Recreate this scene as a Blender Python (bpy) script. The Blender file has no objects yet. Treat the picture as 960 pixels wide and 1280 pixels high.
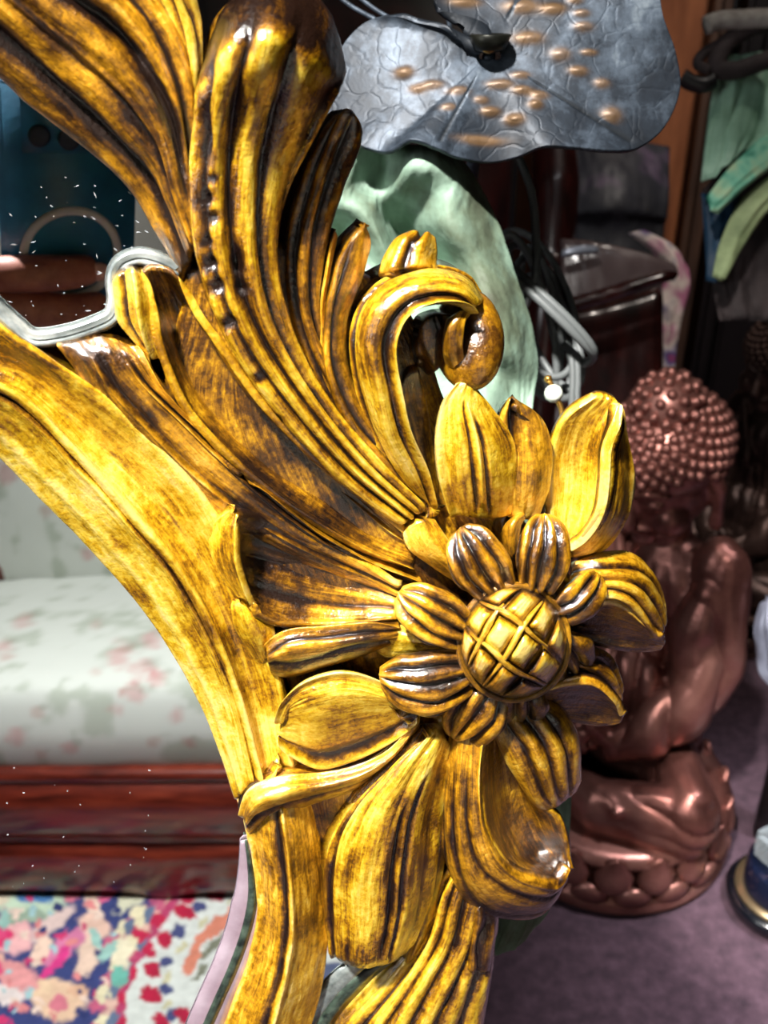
import bpy, bmesh, math, random
import numpy as np
from mathutils import Vector, Matrix
random.seed(4); rng = np.random.default_rng(7)
SC = bpy.context.scene; COL = SC.collection
PI = math.pi

# ------------------------------------------------------------------ camera
f = 1300.0
C = np.array([0.0, 0.0, 0.95])
_p = math.radians(30)
RX = np.array([1.0, 0, 0]); UP = np.array([0, math.sin(_p), math.cos(_p)]); FW = np.array([0, math.cos(_p), -math.sin(_p)])
cam = bpy.data.cameras.new('camera'); co = bpy.data.objects.new('camera', cam); COL.objects.link(co)
co.location = C; co.rotation_euler = (math.radians(60), 0, 0)
cam.sensor_fit = 'VERTICAL'; cam.sensor_height = 36; cam.sensor_width = 27; cam.lens = 36 * f / 1280
cam.clip_start = 0.01
cam.dof.use_dof = True; cam.dof.focus_distance = 0.345; cam.dof.aperture_fstop = 17
SC.camera = co
SC.view_settings.view_transform = 'Standard'; SC.view_settings.look = 'None'
SC.view_settings.gamma = 1; SC.view_settings.use_curve_mapping = False
SC.view_settings.exposure = 0.0
# ------------------------------------------------------------------ world, lamps and added fill lights
w = bpy.data.worlds.new('world'); SC.world = w; w.use_nodes = True
w.node_tree.nodes['Background'].inputs[0].default_value = (0.6, 0.7, 0.9, 1)
w.node_tree.nodes['Background'].inputs[1].default_value = 0.03

def area(name, loc, target, size, power, col=(1, 1, 1), sy=None, spread=180):
    l = bpy.data.lights.new(name, 'AREA'); l.energy = power; l.color = col; l.size = size
    if sy: l.shape = 'RECTANGLE'; l.size_y = sy
    l.spread = math.radians(spread)
    o = bpy.data.objects.new(name, l); COL.objects.link(o); o.location = loc
    o.rotation_euler = (Vector(target) - Vector(loc)).to_track_quat('-Z', 'Y').to_euler()
    return o
area('ceiling_spot', (-0.5, -0.42, 2.35), (0.02, 0.3, 0.72), 0.11, 8.2, (1, 0.97, 0.92), spread=38)
area('ceiling_spot', (0.9, 0.5, 2.35), (0.58, 0.6, 0.05), 0.12, 2.8, (0.95, 0.96, 1), spread=24)
area('rear_wall_fill', (0.3, -1.5, 2.4), (0.1, -2.1, 1.0), 0.3, 5, (1, 0.98, 0.94), spread=90)  # unseen fill, added to brighten the wall behind the camera
area('strip_lamp', (0.25, -0.25, 2.45), (0.1, 0.3, 0.7), 1.1, 1.4, (0.93, 0.96, 1), sy=0.08)
area('left_sheen_fill', (-1.5, -0.6, 1.3), (0, 0.3, 0.7), 0.7, 1.6, (0.95, 0.98, 1), sy=0.9, spread=70)  # soft fill added on the left for a broad sheen on the gilding
area('wardrobe_fill', (0.62, 1.0, 2.2), (0.62, 1.5, 1.25), 0.15, 3.6, (1, 0.9, 0.8), spread=60)  # unseen warm fill, added to light the top of the wardrobe
area('sofa_fill', (-0.2, -0.3, 2.0), (0.1, -0.68, 0.2), 0.3, 9.5, (1, 0.98, 0.95), spread=75)  # added light out of view that brightens the sofa

# ------------------------------------------------------------------ geometry of the leaning mirror
def ray(x, y): return (x - 480) / f * RX + (640 - y) / f * UP + FW
_ft = ray(115, 150); NRM = -_ft / np.linalg.norm(_ft); DM = 0.31
OM = C - NRM * DM                                    # the mirror plane passes here
UN = 0.343 / 1300                                    # one unit of carving height, about a quarter millimetre
def F(x, y, h=0.0):                                  # a point at height h above the mirror plane
    d = ray(x, y); t = ((OM + NRM * h * UN - C) @ NRM) / (d @ NRM); return C + d * t
def G(x, y, z=0.0):
    d = ray(x, y); return C + d * ((z - C[2]) / d[2])
def Q(x, y, dep): return C + ray(x, y) * dep         # a point at a distance along the view axis
def refl(x, y):
    a = F(x, y); d = ray(x, y); return a, d - 2 * (d @ NRM) * NRM
def RZ(x, y, z):                                     # where the mirrored sight line meets height z
    a, d = refl(x, y); return a + d * ((z - a[2]) / d[2])

# ------------------------------------------------------------------ numpy value noise
def _hash(i, j, k):
    n = (i * 73856093) ^ (j * 19349663) ^ (k * 83492791)
    n = (n ^ (n >> 13)) * 1274126177 & 0x7fffffff
    return (n % 100003) / 100003.0
def vn(P):
    P = np.asarray(P, float); I = np.floor(P).astype(np.int64); t = P - I; t = t * t * (3 - 2 * t)
    r = 0
    for a in (0, 1):
        for b in (0, 1):
            for c in (0, 1):
                wt = (t[..., 0] if a else 1 - t[..., 0]) * (t[..., 1] if b else 1 - t[..., 1]) * (t[..., 2] if c else 1 - t[..., 2])
                r = r + wt * _hash(I[..., 0] + a, I[..., 1] + b, I[..., 2] + c)
    return r
def fbm(P, o=3):
    P = np.asarray(P, float); s = 0; a = .5
    for _ in range(o): s = s + a * vn(P); P = P * 2.03 + 11.3; a *= .5
    return s

# ------------------------------------------------------------------ materials
def sc_(v): return tuple(((c / 255) / 12.92 if c <= 10 else (((c / 255) + .055) / 1.055) ** 2.4) for c in v) + (1,)
def mat(name, base=(128, 128, 128), rough=.5, metal=0, coat=0, spec=.5):
    m = bpy.data.materials.new(name); m.use_nodes = True; b = m.node_tree.nodes['Principled BSDF']
    b.inputs['Base Color'].default_value = sc_(base); b.inputs['Roughness'].default_value = rough
    b.inputs['Metallic'].default_value = metal; b.inputs['Coat Weight'].default_value = coat
    b.inputs['Coat Roughness'].default_value = .12; b.inputs['Specular IOR Level'].default_value = spec
    return m
def N(m, t, **kw):
    n = m.node_tree.nodes.new(t)
    for k, v in kw.items():
        if k in n.inputs: n.inputs[k].default_value = v
        else: setattr(n, k, v)
    return n
def L(m, a, b): m.node_tree.links.new(a, b)
def ramp(m, fac, stops):
    r = N(m, 'ShaderNodeValToRGB'); e = r.color_ramp.elements
    while len(e) < len(stops): e.new(.5)
    for k, (p, c) in enumerate(stops): e[k].position = p; e[k].color = sc_(c)
    L(m, fac, r.inputs[0]); return r
def mth(m, op, a, b=None, c=None, clamp=False):
    n = m.node_tree.nodes.new('ShaderNodeMath'); n.operation = op; n.use_clamp = clamp
    for k, v in enumerate((a, b, c)):
        if v is None: continue
        if isinstance(v, (int, float)): n.inputs[k].default_value = v
        else: L(m, v, n.inputs[k])
    return n.outputs[0]
def mottled(name, stops, scale=20, rough=.5, metal=0, coat=0, bump=.2, bscale=80, detail=6, stretch=None, dist=0.002):
    m = mat(name, rough=rough, metal=metal, coat=coat); b = m.node_tree.nodes['Principled BSDF']
    tc = N(m, 'ShaderNodeTexCoord'); src = tc.outputs['Object']
    if stretch:
        mp = N(m, 'ShaderNodeMapping'); mp.inputs['Scale'].default_value = stretch; L(m, src, mp.inputs[0]); src = mp.outputs[0]
    n = N(m, 'ShaderNodeTexNoise', Scale=scale, Detail=detail, Roughness=.6); L(m, src, n.inputs[0])
    r = ramp(m, n.outputs[0], stops); L(m, r.outputs[0], b.inputs['Base Color'])
    if bump:
        n2 = N(m, 'ShaderNodeTexNoise', Scale=bscale, Detail=4); L(m, src, n2.inputs[0])
        bp = N(m, 'ShaderNodeBump', Strength=bump, Distance=dist); L(m, n2.outputs[0], bp.inputs['Height']); L(m, bp.outputs[0], b.inputs['Normal'])
    return m
def gold(name, bias=0.0, yellow=0.0, rough=.3):
    """aged gold leaf: brown glaze rubbed into the grooves (attribute 'groove'), streaked along the carving"""
    m = mat(name, rough=rough, metal=.35, coat=1.0); b = m.node_tree.nodes['Principled BSDF']
    b.inputs['Coat Roughness'].default_value = .1; b.inputs['Coat IOR'].default_value = 1.75
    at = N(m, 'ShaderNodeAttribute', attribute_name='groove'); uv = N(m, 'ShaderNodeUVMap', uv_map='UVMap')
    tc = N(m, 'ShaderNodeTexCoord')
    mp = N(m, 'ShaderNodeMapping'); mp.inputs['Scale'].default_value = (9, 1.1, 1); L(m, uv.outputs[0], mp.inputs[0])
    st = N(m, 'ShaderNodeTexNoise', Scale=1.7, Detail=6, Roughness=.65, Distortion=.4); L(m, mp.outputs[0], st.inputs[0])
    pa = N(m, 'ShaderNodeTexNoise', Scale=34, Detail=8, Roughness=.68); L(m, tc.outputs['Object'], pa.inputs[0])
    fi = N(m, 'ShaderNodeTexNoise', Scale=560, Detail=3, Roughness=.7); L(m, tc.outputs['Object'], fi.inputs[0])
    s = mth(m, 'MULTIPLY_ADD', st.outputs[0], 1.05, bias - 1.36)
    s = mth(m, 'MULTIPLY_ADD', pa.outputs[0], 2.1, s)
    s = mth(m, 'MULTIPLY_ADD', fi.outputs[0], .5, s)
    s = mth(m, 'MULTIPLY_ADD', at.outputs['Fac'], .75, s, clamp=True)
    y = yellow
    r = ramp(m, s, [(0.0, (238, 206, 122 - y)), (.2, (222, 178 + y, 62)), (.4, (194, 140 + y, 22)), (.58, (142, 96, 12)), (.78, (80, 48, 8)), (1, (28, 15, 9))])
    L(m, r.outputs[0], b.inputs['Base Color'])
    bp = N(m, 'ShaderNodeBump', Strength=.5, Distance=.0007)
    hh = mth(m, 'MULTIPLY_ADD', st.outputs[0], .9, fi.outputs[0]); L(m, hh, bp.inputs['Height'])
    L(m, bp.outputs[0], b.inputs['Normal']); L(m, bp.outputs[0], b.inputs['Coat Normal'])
    return m
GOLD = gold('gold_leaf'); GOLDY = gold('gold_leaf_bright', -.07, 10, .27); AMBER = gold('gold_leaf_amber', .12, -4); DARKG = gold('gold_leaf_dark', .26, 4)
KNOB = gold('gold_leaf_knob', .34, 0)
PALE = mottled('pale_gold_rub', [(.3, (96, 62, 10)), (.48, (176, 140, 44)), (.62, (206, 186, 100)), (.75, (220, 212, 160))], 50, .35, .2, .7, .3, 200, dist=.0006)

# ------------------------------------------------------------------ objects
def tag(o, label=None, cat=None, group=None, kind=None):
    if label: o['label'] = label
    if cat: o['category'] = cat
    if group: o['group'] = group
    if kind: o['kind'] = kind
    return o
def empty(name, loc, label, cat, group=None, rz=0):
    o = bpy.data.objects.new(name, None); COL.objects.link(o); o.location = Vector(loc); o.rotation_euler = (0, 0, rz)
    return tag(o, label, cat, group)
def link(name, me, m=None, parent=None, smooth=True):
    o = bpy.data.objects.new(name, me); COL.objects.link(o)
    if m: me.materials.append(m)
    if smooth: me.polygons.foreach_set('use_smooth', [True] * len(me.polygons))
    if parent is not None:
        o.parent = parent
    return o
def base_of(parent):
    p = Vector((0, 0, 0))
    while parent is not None: p += Vector(parent.location); parent = parent.parent
    return np.array(p)
def mesh(name, V, Fc, m, parent=None, smooth=True, attrs=None, uv=None, world=True):
    """V in world coordinates, stored relative to the parent's base"""
    V = np.asarray(V, float)
    if world and parent is not None: V = V - base_of(parent)
    me = bpy.data.meshes.new(name); me.from_pydata([tuple(v) for v in V], [], [tuple(int(i) for i in q) for q in Fc]); 
    if attrs:
        for k, a in attrs.items():
            if a.ndim == 1:
                at = me.attributes.new(k, 'FLOAT', 'POINT'); at.data.foreach_set('value', a.astype(np.float32))
            else:
                at = me.color_attributes.new(k, 'FLOAT_COLOR', 'POINT'); at.data.foreach_set('color', a.astype(np.float32).ravel())
    if uv is not None:
        ul = me.uv_layers.new(name='UVMap'); li = np.empty(len(me.loops), np.int32); me.loops.foreach_get('vertex_index', li)
        ul.data.foreach_set('uv', uv[li].astype(np.float32).ravel())
    me.validate()
    return link(name, me, m, parent, smooth)
def cr(A, n, axis):
    """Catmull-Rom resample of the control array along an axis"""
    A = np.moveaxis(np.asarray(A, float), axis, 0); K = len(A)
    if K == 2:
        t = np.linspace(0, 1, n).reshape(-1, *([1] * (A.ndim - 1))); out = A[0] * (1 - t) + A[1] * t
        return np.moveaxis(out, 0, axis)
    E = np.concatenate([[2 * A[0] - A[1]], A, [2 * A[-1] - A[-2]]]); s = np.linspace(0, K - 1 - 1e-9, n); i = s.astype(int)
    t = (s - i).reshape(-1, *([1] * (A.ndim - 1))); p0, p1, p2, p3 = E[i], E[i + 1], E[i + 2], E[i + 3]
    out = .5 * (2 * p1 + (p2 - p0) * t + (2 * p0 - 5 * p1 + 4 * p2 - p3) * t * t + (3 * p1 - p0 - 3 * p2 + p3) * t ** 3)
    return np.moveaxis(out, 0, axis)
def gridfaces(nr, nc, off=0, flip=False):
    r, c = np.meshgrid(np.arange(nr - 1), np.arange(nc - 1), indexing='ij'); a = (r * nc + c).ravel() + off
    q = np.stack([a, a + 1, a + nc + 1, a + nc], 1)
    return q[:, ::-1] if flip else q
def sheet(name, rows, parent, m, nr=44, nc=44, fl=None, lines=(), th=14, deep=False, rnd=7, ends=(1, 1), pits=(), bulge=0, rough=.9, map_=F, un=UN, hd=None, label=None, kind=None, col=None, uwarp=None, ph=90, glaze=()):
    """a carved leaf: rows of (x, y, height) control points, flutes, thickness and rounded rims"""
    hd = NRM if hd is None else hd
    A = np.array([[map_(*p) for p in r] for r in rows]); P = cr(cr(A, nr, 0), nc, 1)
    du = np.gradient(P, axis=1); dv = np.gradient(P, axis=0); n = np.cross(du, dv); n /= np.linalg.norm(n, axis=2, keepdims=True) + 1e-12
    if (n @ hd).mean() < 0: n = -n; flip = True
    else: flip = False
    u = np.linspace(0, 1, nc)[None, :] * np.ones((nr, 1)); v = np.linspace(0, 1, nr)[:, None] * np.ones((1, nc))
    W = np.linalg.norm(du, axis=2).sum(1).mean() / un; Ln = np.linalg.norm(dv, axis=2).sum(0).mean() / un
    H = np.zeros((nr, nc)); gr = np.zeros((nr, nc))
    if fl:
        cnt, amp, f0, f1 = fl[:4]; env = np.clip((v - f0 + .12) / .12, 0, 1) * np.clip((f1 + .12 - v) / .12, 0, 1)
        uu = u if uwarp is None else uwarp(u, v)
        uu = uu + (vn(np.stack([u * 3, v * 3, u * 0 + len(rows) + cnt], 2)) - .5) * .5 / cnt
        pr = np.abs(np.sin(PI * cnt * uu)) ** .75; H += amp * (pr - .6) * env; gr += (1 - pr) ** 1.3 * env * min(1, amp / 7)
    for (u0, wd, dp, *vv) in lines:
        g = np.exp(-((u - u0) / wd) ** 2)
        if vv: g = g * np.clip((v - vv[0]) / .08, 0, 1) * np.clip((vv[1] - v) / .08, 0, 1)
        H += dp * g
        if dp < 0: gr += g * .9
        else: gr -= g * .35
    H += bulge * (1 - (2 * u - 1) ** 2)
    # slight hand carved unevenness
    H += (fbm(np.stack([u * W / 26, v * Ln / 70, u * 0 + W], 2)) - .45) * rough * 5 + (vn(np.stack([u * W / 7, v * Ln / 30, u * 0 + 3], 2)) - .5) * rough * 1.4
    def rr(e, r):
        x = 1 - np.clip(e / r, 0, 1); return -r * (1 - np.sqrt(np.clip(1 - x * x, 0, 1))) * .8
    if rnd:
        H += rr(np.minimum(u, 1 - u) * W, rnd)
        if ends[0]: H += rr(v * Ln, rnd)
        if ends[1]: H += rr((1 - v) * Ln, rnd)
        gr -= .35 * np.exp(-(np.minimum(u, 1 - u) * W / 5) ** 2)
    for (px, py, ax, ay, dp) in pits:
        # gouges in the carving, each at its own spot
        c0 = map_(px, py, ph); d = P - c0; e = ((d @ RX) / (ax * un)) ** 2 + ((d @ UP) / (ay * un)) ** 2
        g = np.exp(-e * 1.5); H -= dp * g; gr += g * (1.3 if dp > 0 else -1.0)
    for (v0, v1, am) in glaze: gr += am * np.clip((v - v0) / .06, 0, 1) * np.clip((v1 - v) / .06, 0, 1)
    T = P + n * (H * un)[..., None]
    Bm = P - (hd if deep else n) * (th * un)
    V = np.concatenate([T.reshape(-1, 3), Bm.reshape(-1, 3)]); k = nr * nc
    top = gridfaces(nr, nc); bot = gridfaces(nr, nc, k)[:, ::-1]
    ring = np.concatenate([np.arange(nc), np.arange(1, nr) * nc + nc - 1, (nr - 1) * nc + np.arange(nc - 2, -1, -1), np.arange(nr - 2, 0, -1) * nc])
    nx = np.roll(ring, -1); side = np.stack([ring, ring + k, nx + k, nx], 1)
    Fc = np.concatenate([top, bot, side])
    if flip: Fc = Fc[:, ::-1]
    uv = np.stack([u * W / 100, v * Ln / 100], 2).reshape(-1, 2); uv = np.concatenate([uv, uv + .013])
    gr = np.clip(gr, -.5, 1.2).ravel(); at = {'groove': np.concatenate([gr, gr * 0 + .5])}
    if col is not None:
        cc = col(u, v, T); cc = cc.reshape(-1, 4); at['Col'] = np.concatenate([cc, cc])
    o = mesh(name, V, Fc, m, parent, True, at, uv)
    if label or kind: tag(o, label, kind=kind)
    return o
def tube(name, pts, rad, m, parent=None, n=10, res=None, closed=False, groove=.0):
    A = np.array(pts, float); K = len(A); res = res or K * 6
    if closed: A = np.concatenate([A, A[:1]]); P = cr(A, res, 0)
    else: P = cr(A, res, 0)
    rad = np.interp(np.linspace(0, 1, res), np.linspace(0, 1, len(np.atleast_1d(rad))), np.atleast_1d(rad))
    T = np.gradient(P, axis=0); T /= np.linalg.norm(T, axis=1, keepdims=True) + 1e-12
    a = np.cross(T[0], [.3, .2, .93]); a /= np.linalg.norm(a); rings = []
    for i in range(res):
        a = a - T[i] * (a @ T[i]); a /= np.linalg.norm(a); b = np.cross(T[i], a)
        th = np.linspace(0, 2 * PI, n, endpoint=False); rings.append(P[i] + rad[i] * (np.cos(th)[:, None] * a + np.sin(th)[:, None] * b))
    V = np.concatenate(rings); Fc = []
    for i in range(res - 1):
        for j in range(n): Fc.append((i * n + j, i * n + (j + 1) % n, (i + 1) * n + (j + 1) % n, (i + 1) * n + j))
    Fc += [tuple(range(n - 1, -1, -1)), tuple((res - 1) * n + j for j in range(n))] if not closed else []
    me_uv = np.stack([np.tile(np.arange(n) / n, res), np.repeat(np.arange(res) * .05, n)], 1)
    return mesh(name, V, Fc, m, parent, True, {'groove': np.full(len(V), groove)}, me_uv)
def bm_obj(name, bm, m, parent=None, smooth=True, world=True):
    me = bpy.data.meshes.new(name); bm.to_mesh(me); bm.free()
    if world and parent is not None: me.transform(Matrix.Translation(-Vector(base_of(parent))))
    return link(name, me, m, parent, smooth)
def box(bm, c, s, rot=None, bevel=0):
    """c centre, s full sizes, rot 3x3"""
    r = bmesh.ops.create_cube(bm, size=1); vs = r['verts']
    M = Matrix.Translation(Vector(c)) @ (rot.to_4x4() if rot else Matrix.Identity(4)) @ Matrix.Diagonal((*s, 1))
    bmesh.ops.transform(bm, matrix=M, verts=vs)
    if bevel: bmesh.ops.bevel(bm, geom=list({e for v in vs for e in v.link_edges}), offset=bevel, segments=2, affect='EDGES')
    return vs
def ell(bm, c, s, rot=None, seg=24, ring=14):
    r = bmesh.ops.create_uvsphere(bm, u_segments=seg, v_segments=ring, radius=1)
    M = Matrix.Translation(Vector(c)) @ (rot.to_4x4() if rot else Matrix.Identity(4)) @ Matrix.Diagonal((*s, 1))
    bmesh.ops.transform(bm, matrix=M, verts=r['verts']); return r['verts']
def lathe(name, prof, c, m, parent=None, n=40, axis=None, world=True):
    V = []; Fc = []
    for (r, z) in prof:
        for j in range(n): t = 2 * PI * j / n; V.append((r * math.cos(t), r * math.sin(t), z))
    for i in range(len(prof) - 1):
        for j in range(n): Fc.append((i * n + j, i * n + (j + 1) % n, (i + 1) * n + (j + 1) % n, (i + 1) * n + j))
    V = np.array(V)
    if axis is not None:
        q = Vector((0, 0, 1)).rotation_difference(Vector(axis)).to_matrix(); V = V @ np.array(q).T
    return mesh(name, V + np.array(c), Fc, m, parent, world=world)
# ================================================================== ROOM
def slab(name, lo, hi, m):
    bm = bmesh.new(); box(bm, [(a + b) / 2 for a, b in zip(lo, hi)], [b - a for a, b in zip(lo, hi)])
    o = bm_obj(name, bm, m, smooth=False); return tag(o, kind='structure')
CARPET = mottled('purple_carpet', [(.3, (46, 30, 40)), (.55, (70, 49, 60)), (.75, (84, 62, 74))], 60, .95, 0, 0, .6, 700, dist=.003)
WALLC = mottled('cream_wall', [(.3, (206, 200, 188)), (.7, (226, 222, 214))], 3, .8, 0, 0, .1)
WALLT = mottled('tan_wall', [(.3, (150, 96, 66)), (.7, (176, 118, 84))], 3, .8, 0, 0, .1)
WALLD = mottled('dark_wall', [(.3, (48, 40, 38)), (.7, (62, 54, 50))], 3, .8, 0, 0, .1)
slab('floor', (-2, -2.2, -.08), (2.2, 2.6, 0), CARPET)
slab('wall_back', (-2, 2.5, 0), (2.2, 2.6, 2.6), WALLT)
slab('wall_front', (-2, -2.2, 0), (2.2, -2.1, 2.6), WALLC)
slab('wall_left', (-2, -2.1, 0), (-1.9, 2.5, 2.6), WALLD)
slab('wall_right', (2.1, -2.1, 0), (2.2, 2.5, 2.6), WALLD)
slab('ceiling', (-2, -2.2, 2.6), (2.2, 2.6, 2.68), WALLD)
# ================================================================== GILT MIRROR FRAME
MF = empty('mirror_frame', F(560, 1500, -30) * [1, 1, 0], 'large carved gilt mirror frame with a sunflower and acanthus scrolls leaning in the foreground', 'mirror')
# --- moulding of the oval, from the left edge down to the flower
sheet('inner_moulding', [
    [(-150, 400, 4), (-135, 370, 34), (-120, 345, 36), (-100, 305, 26), (-88, 320, 40), (-80, 300, 30)],
    [(-70, 508, 4), (-55, 480, 34), (-48, 460, 38), (-33, 432, 24), (-22, 398, 44), (-15, 382, 30)],
    [(0, 578, 4), (18, 525, 30), (24, 505, 40), (38, 474, 24), (50, 450, 48), (57, 438, 30)],
    [(62, 640, 4), (84, 590, 30), (92, 572, 40), (110, 540, 24), (134, 510, 48), (148, 496, 30)],
    [(125, 706, 4), (152, 662, 30), (160, 648, 40), (186, 612, 24), (212, 582, 48), (230, 570, 30)],
    [(183, 775, 4), (212, 735, 30), (222, 722, 40), (246, 690, 24), (270, 665, 46), (290, 650, 30)],
    [(230, 850, 4), (258, 818, 30), (268, 808, 40), (290, 785, 24), (312, 765, 44), (330, 755, 30)],
    [(266, 925, 4), (292, 900, 28), (300, 893, 36), (320, 880, 22), (345, 868, 36), (365, 862, 30)],
    [(292, 1005, 4), (312, 985, 24), (322, 978, 30), (340, 970, 20), (360, 962, 28), (380, 960, 24)],
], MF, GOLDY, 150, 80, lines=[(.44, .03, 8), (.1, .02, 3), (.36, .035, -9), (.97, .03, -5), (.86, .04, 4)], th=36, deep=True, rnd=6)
# --- upper moulding, ridged, coming in from the upper left
sheet('upper_moulding', [
    [(-120, 0, 6), (-95, -45, 42), (-60, -90, 60), (-20, -150, 66), (20, -200, 60)],
    [(0, 106, 6), (32, 60, 42), (65, 15, 64), (105, -35, 74), (140, -75, 60)],
    [(58, 150, 6), (85, 105, 42), (120, 60, 64), (160, 10, 74), (190, -25, 60)],
    [(115, 197, 6), (138, 155, 42), (170, 110, 64), (200, 65, 72), (222, 30, 60)],
    [(165, 250, 6), (183, 205, 42), (205, 165, 62), (226, 125, 68), (240, 95, 56)],
    [(198, 305, 6), (212, 265, 42), (225, 235, 60), (238, 205, 62), (246, 180, 54)],
    [(222, 360, 6), (235, 325, 40), (245, 300, 58), (254, 275, 60), (260, 255, 52)],
], MF, AMBER, 110, 110, fl=(5.0, 9, 0, .8), th=50, deep=True, rnd=8, lines=[(.42, .02, 6), (.62, .03, -10, 0, .85), (.2, .03, -6)], rough=1.5)
sheet('stem_leaf', [
    [(140, -70, 50), (180, -100, 70), (205, -110, 56)],
    [(180, -20, 50), (215, -30, 74), (235, -40, 56)],
    [(208, 30, 50), (232, 20, 72), (252, 12, 56)],
    [(228, 80, 48), (242, 72, 66), (254, 65, 56)],
    [(238, 125, 48), (246, 120, 56), (252, 115, 50)]], MF, GOLDY, 50, 40, fl=(3, 7, 0, .9), th=50, deep=True, rough=1.5)
# --- the solid block behind the ornament
sheet('carved_ground', [
    [(232, 330, 18), (330, 300, 34), (430, 330, 34), (500, 360, 24)],
    [(215, 420, 18), (330, 400, 40), (450, 420, 40), (540, 440, 24)],
    [(200, 520, 18), (330, 520, 40), (480, 540, 44), (570, 520, 30)],
    [(260, 640, 16), (380, 640, 42), (530, 650, 50), (650, 640, 34)],
    [(320, 760, 16), (440, 770, 44), (600, 780, 54), (740, 760, 34)],
    [(345, 870, 16), (460, 880, 44), (610, 880, 54), (730, 860, 34)],
    [(350, 960, 14), (440, 980, 36), (580, 980, 44), (680, 960, 30)],
    [(390, 1060, 10), (440, 1070, 26), (560, 1080, 34), (640, 1060, 24)]], MF, DARKG, 60, 60, th=60, deep=True, rnd=14)
# --- tall acanthus lobe with a curled head
pits = [(262, 176, 7, 24, 9), (258, 248, 9, 7, 9), (266, 272, 8, 6, 8), (262, 328, 9, 6, 9), (270, 356, 10, 7, 9), (298, 330, 6, 14, 8), (302, 360, 7, 6, 7), (284, 402, 10, 6, 8), (268, 225, 6, 4, 4), (258, 300, 7, 4, 5), (345, 520, 8, 5, 4), (370, 560, 8, 5, 4), (322, 470, 7, 5, 4)]
sheet('acanthus_lobe', [
    [(262, 75, 20), (285, 12, 24), (340, -18, 28), (400, 10, 24), (432, 75, 20)],
    [(249, 95, 60), (277, 15, 84), (338, -24, 92), (404, 6, 84), (437, 88, 60)],
    [(244, 112, 78), (277, 55, 126), (330, 25, 146), (392, 50, 130), (436, 108, 78)],
    [(242, 135, 84), (276, 95, 132), (322, 75, 152), (375, 92, 134), (421, 133, 84)],
    [(240, 162, 80), (268, 145, 114), (308, 138, 122), (350, 152, 114), (398, 178, 78)],
    [(236, 215, 70), (262, 210, 96), (296, 210, 100), (330, 222, 96), (368, 240, 70)],
    [(243, 320, 66), (266, 315, 88), (296, 313, 92), (325, 316, 88), (352, 322, 66)],
    [(278, 425, 66), (298, 416, 86), (320, 410, 90), (342, 405, 86), (366, 402, 66)],
    [(340, 520, 64), (358, 510, 82), (376, 503, 86), (392, 497, 82), (408, 492, 64)],
    [(416, 602, 62), (430, 595, 78), (444, 587, 80), (457, 578, 78), (470, 570, 62)],
    [(500, 662, 60), (509, 656, 70), (519, 650, 72), (528, 643, 70), (537, 636, 60)],
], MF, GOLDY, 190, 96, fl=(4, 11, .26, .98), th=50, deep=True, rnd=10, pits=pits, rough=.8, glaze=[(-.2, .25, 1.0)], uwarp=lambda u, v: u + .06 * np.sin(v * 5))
# shaded lobe to its right
sheet('acanthus_lobe', [
    [(412, 150, 30), (425, 138, 66), (445, 142, 66), (456, 170, 44)],
    [(392, 182, 34), (408, 172, 58), (432, 176, 58), (452, 192, 44)],
    [(368, 235, 34), (388, 228, 54), (412, 230, 56), (434, 240, 42)],
    [(352, 310, 34), (370, 306, 50), (392, 306, 54), (413, 308, 40)],
    [(360, 400, 36), (376, 396, 52), (390, 394, 54), (405, 392, 42)],
    [(400, 490, 40), (412, 482, 54), (424, 476, 56), (436, 470, 44)],
    [(462, 570, 46), (470, 562, 56), (480, 556, 58), (490, 550, 46)],
    [(525, 640, 52), (530, 636, 58), (536, 632, 58), (542, 628, 50)]], MF, DARKG, 130, 60, fl=(3, 8, .1, .9), th=36, deep=True, rnd=6)
# narrow pointed lobe
sheet('acanthus_lobe', [
    [(452, 282, 66), (455, 279, 68), (457, 277, 68), (460, 281, 64)],
    [(430, 305, 62), (440, 298, 76), (453, 296, 76), (466, 308, 60)],
    [(414, 345, 58), (424, 342, 76), (440, 342, 74), (457, 346, 56)],
    [(402, 400, 54), (412, 400, 72), (424, 400, 68), (438, 398, 52)],
    [(404, 470, 54), (414, 466, 70), (426, 462, 66), (440, 458, 52)],
    [(432, 540, 54), (444, 534, 66), (456, 528, 62), (468, 520, 52)],
    [(490, 600, 54), (498, 594, 62), (508, 588, 60), (516, 580, 52)],
    [(535, 645, 54), (540, 640, 58), (544, 636, 58), (548, 630, 52)]], MF, AMBER, 110, 50, fl=(2, 6, .25, .9), th=40, deep=True, rnd=6)
sheet('acanthus_lobe', [
    [(414, 292, 40), (419, 286, 46), (424, 294, 40)], [(404, 340, 42), (409, 338, 52), (415, 340, 44)],
    [(397, 400, 42), (402, 400, 52), (408, 400, 44)], [(400, 470, 42), (406, 468, 52), (412, 466, 44)], [(425, 540, 42), (432, 536, 50), (438, 532, 44)]], MF, GOLD, 60, 24, th=40, deep=True, rnd=4)
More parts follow.
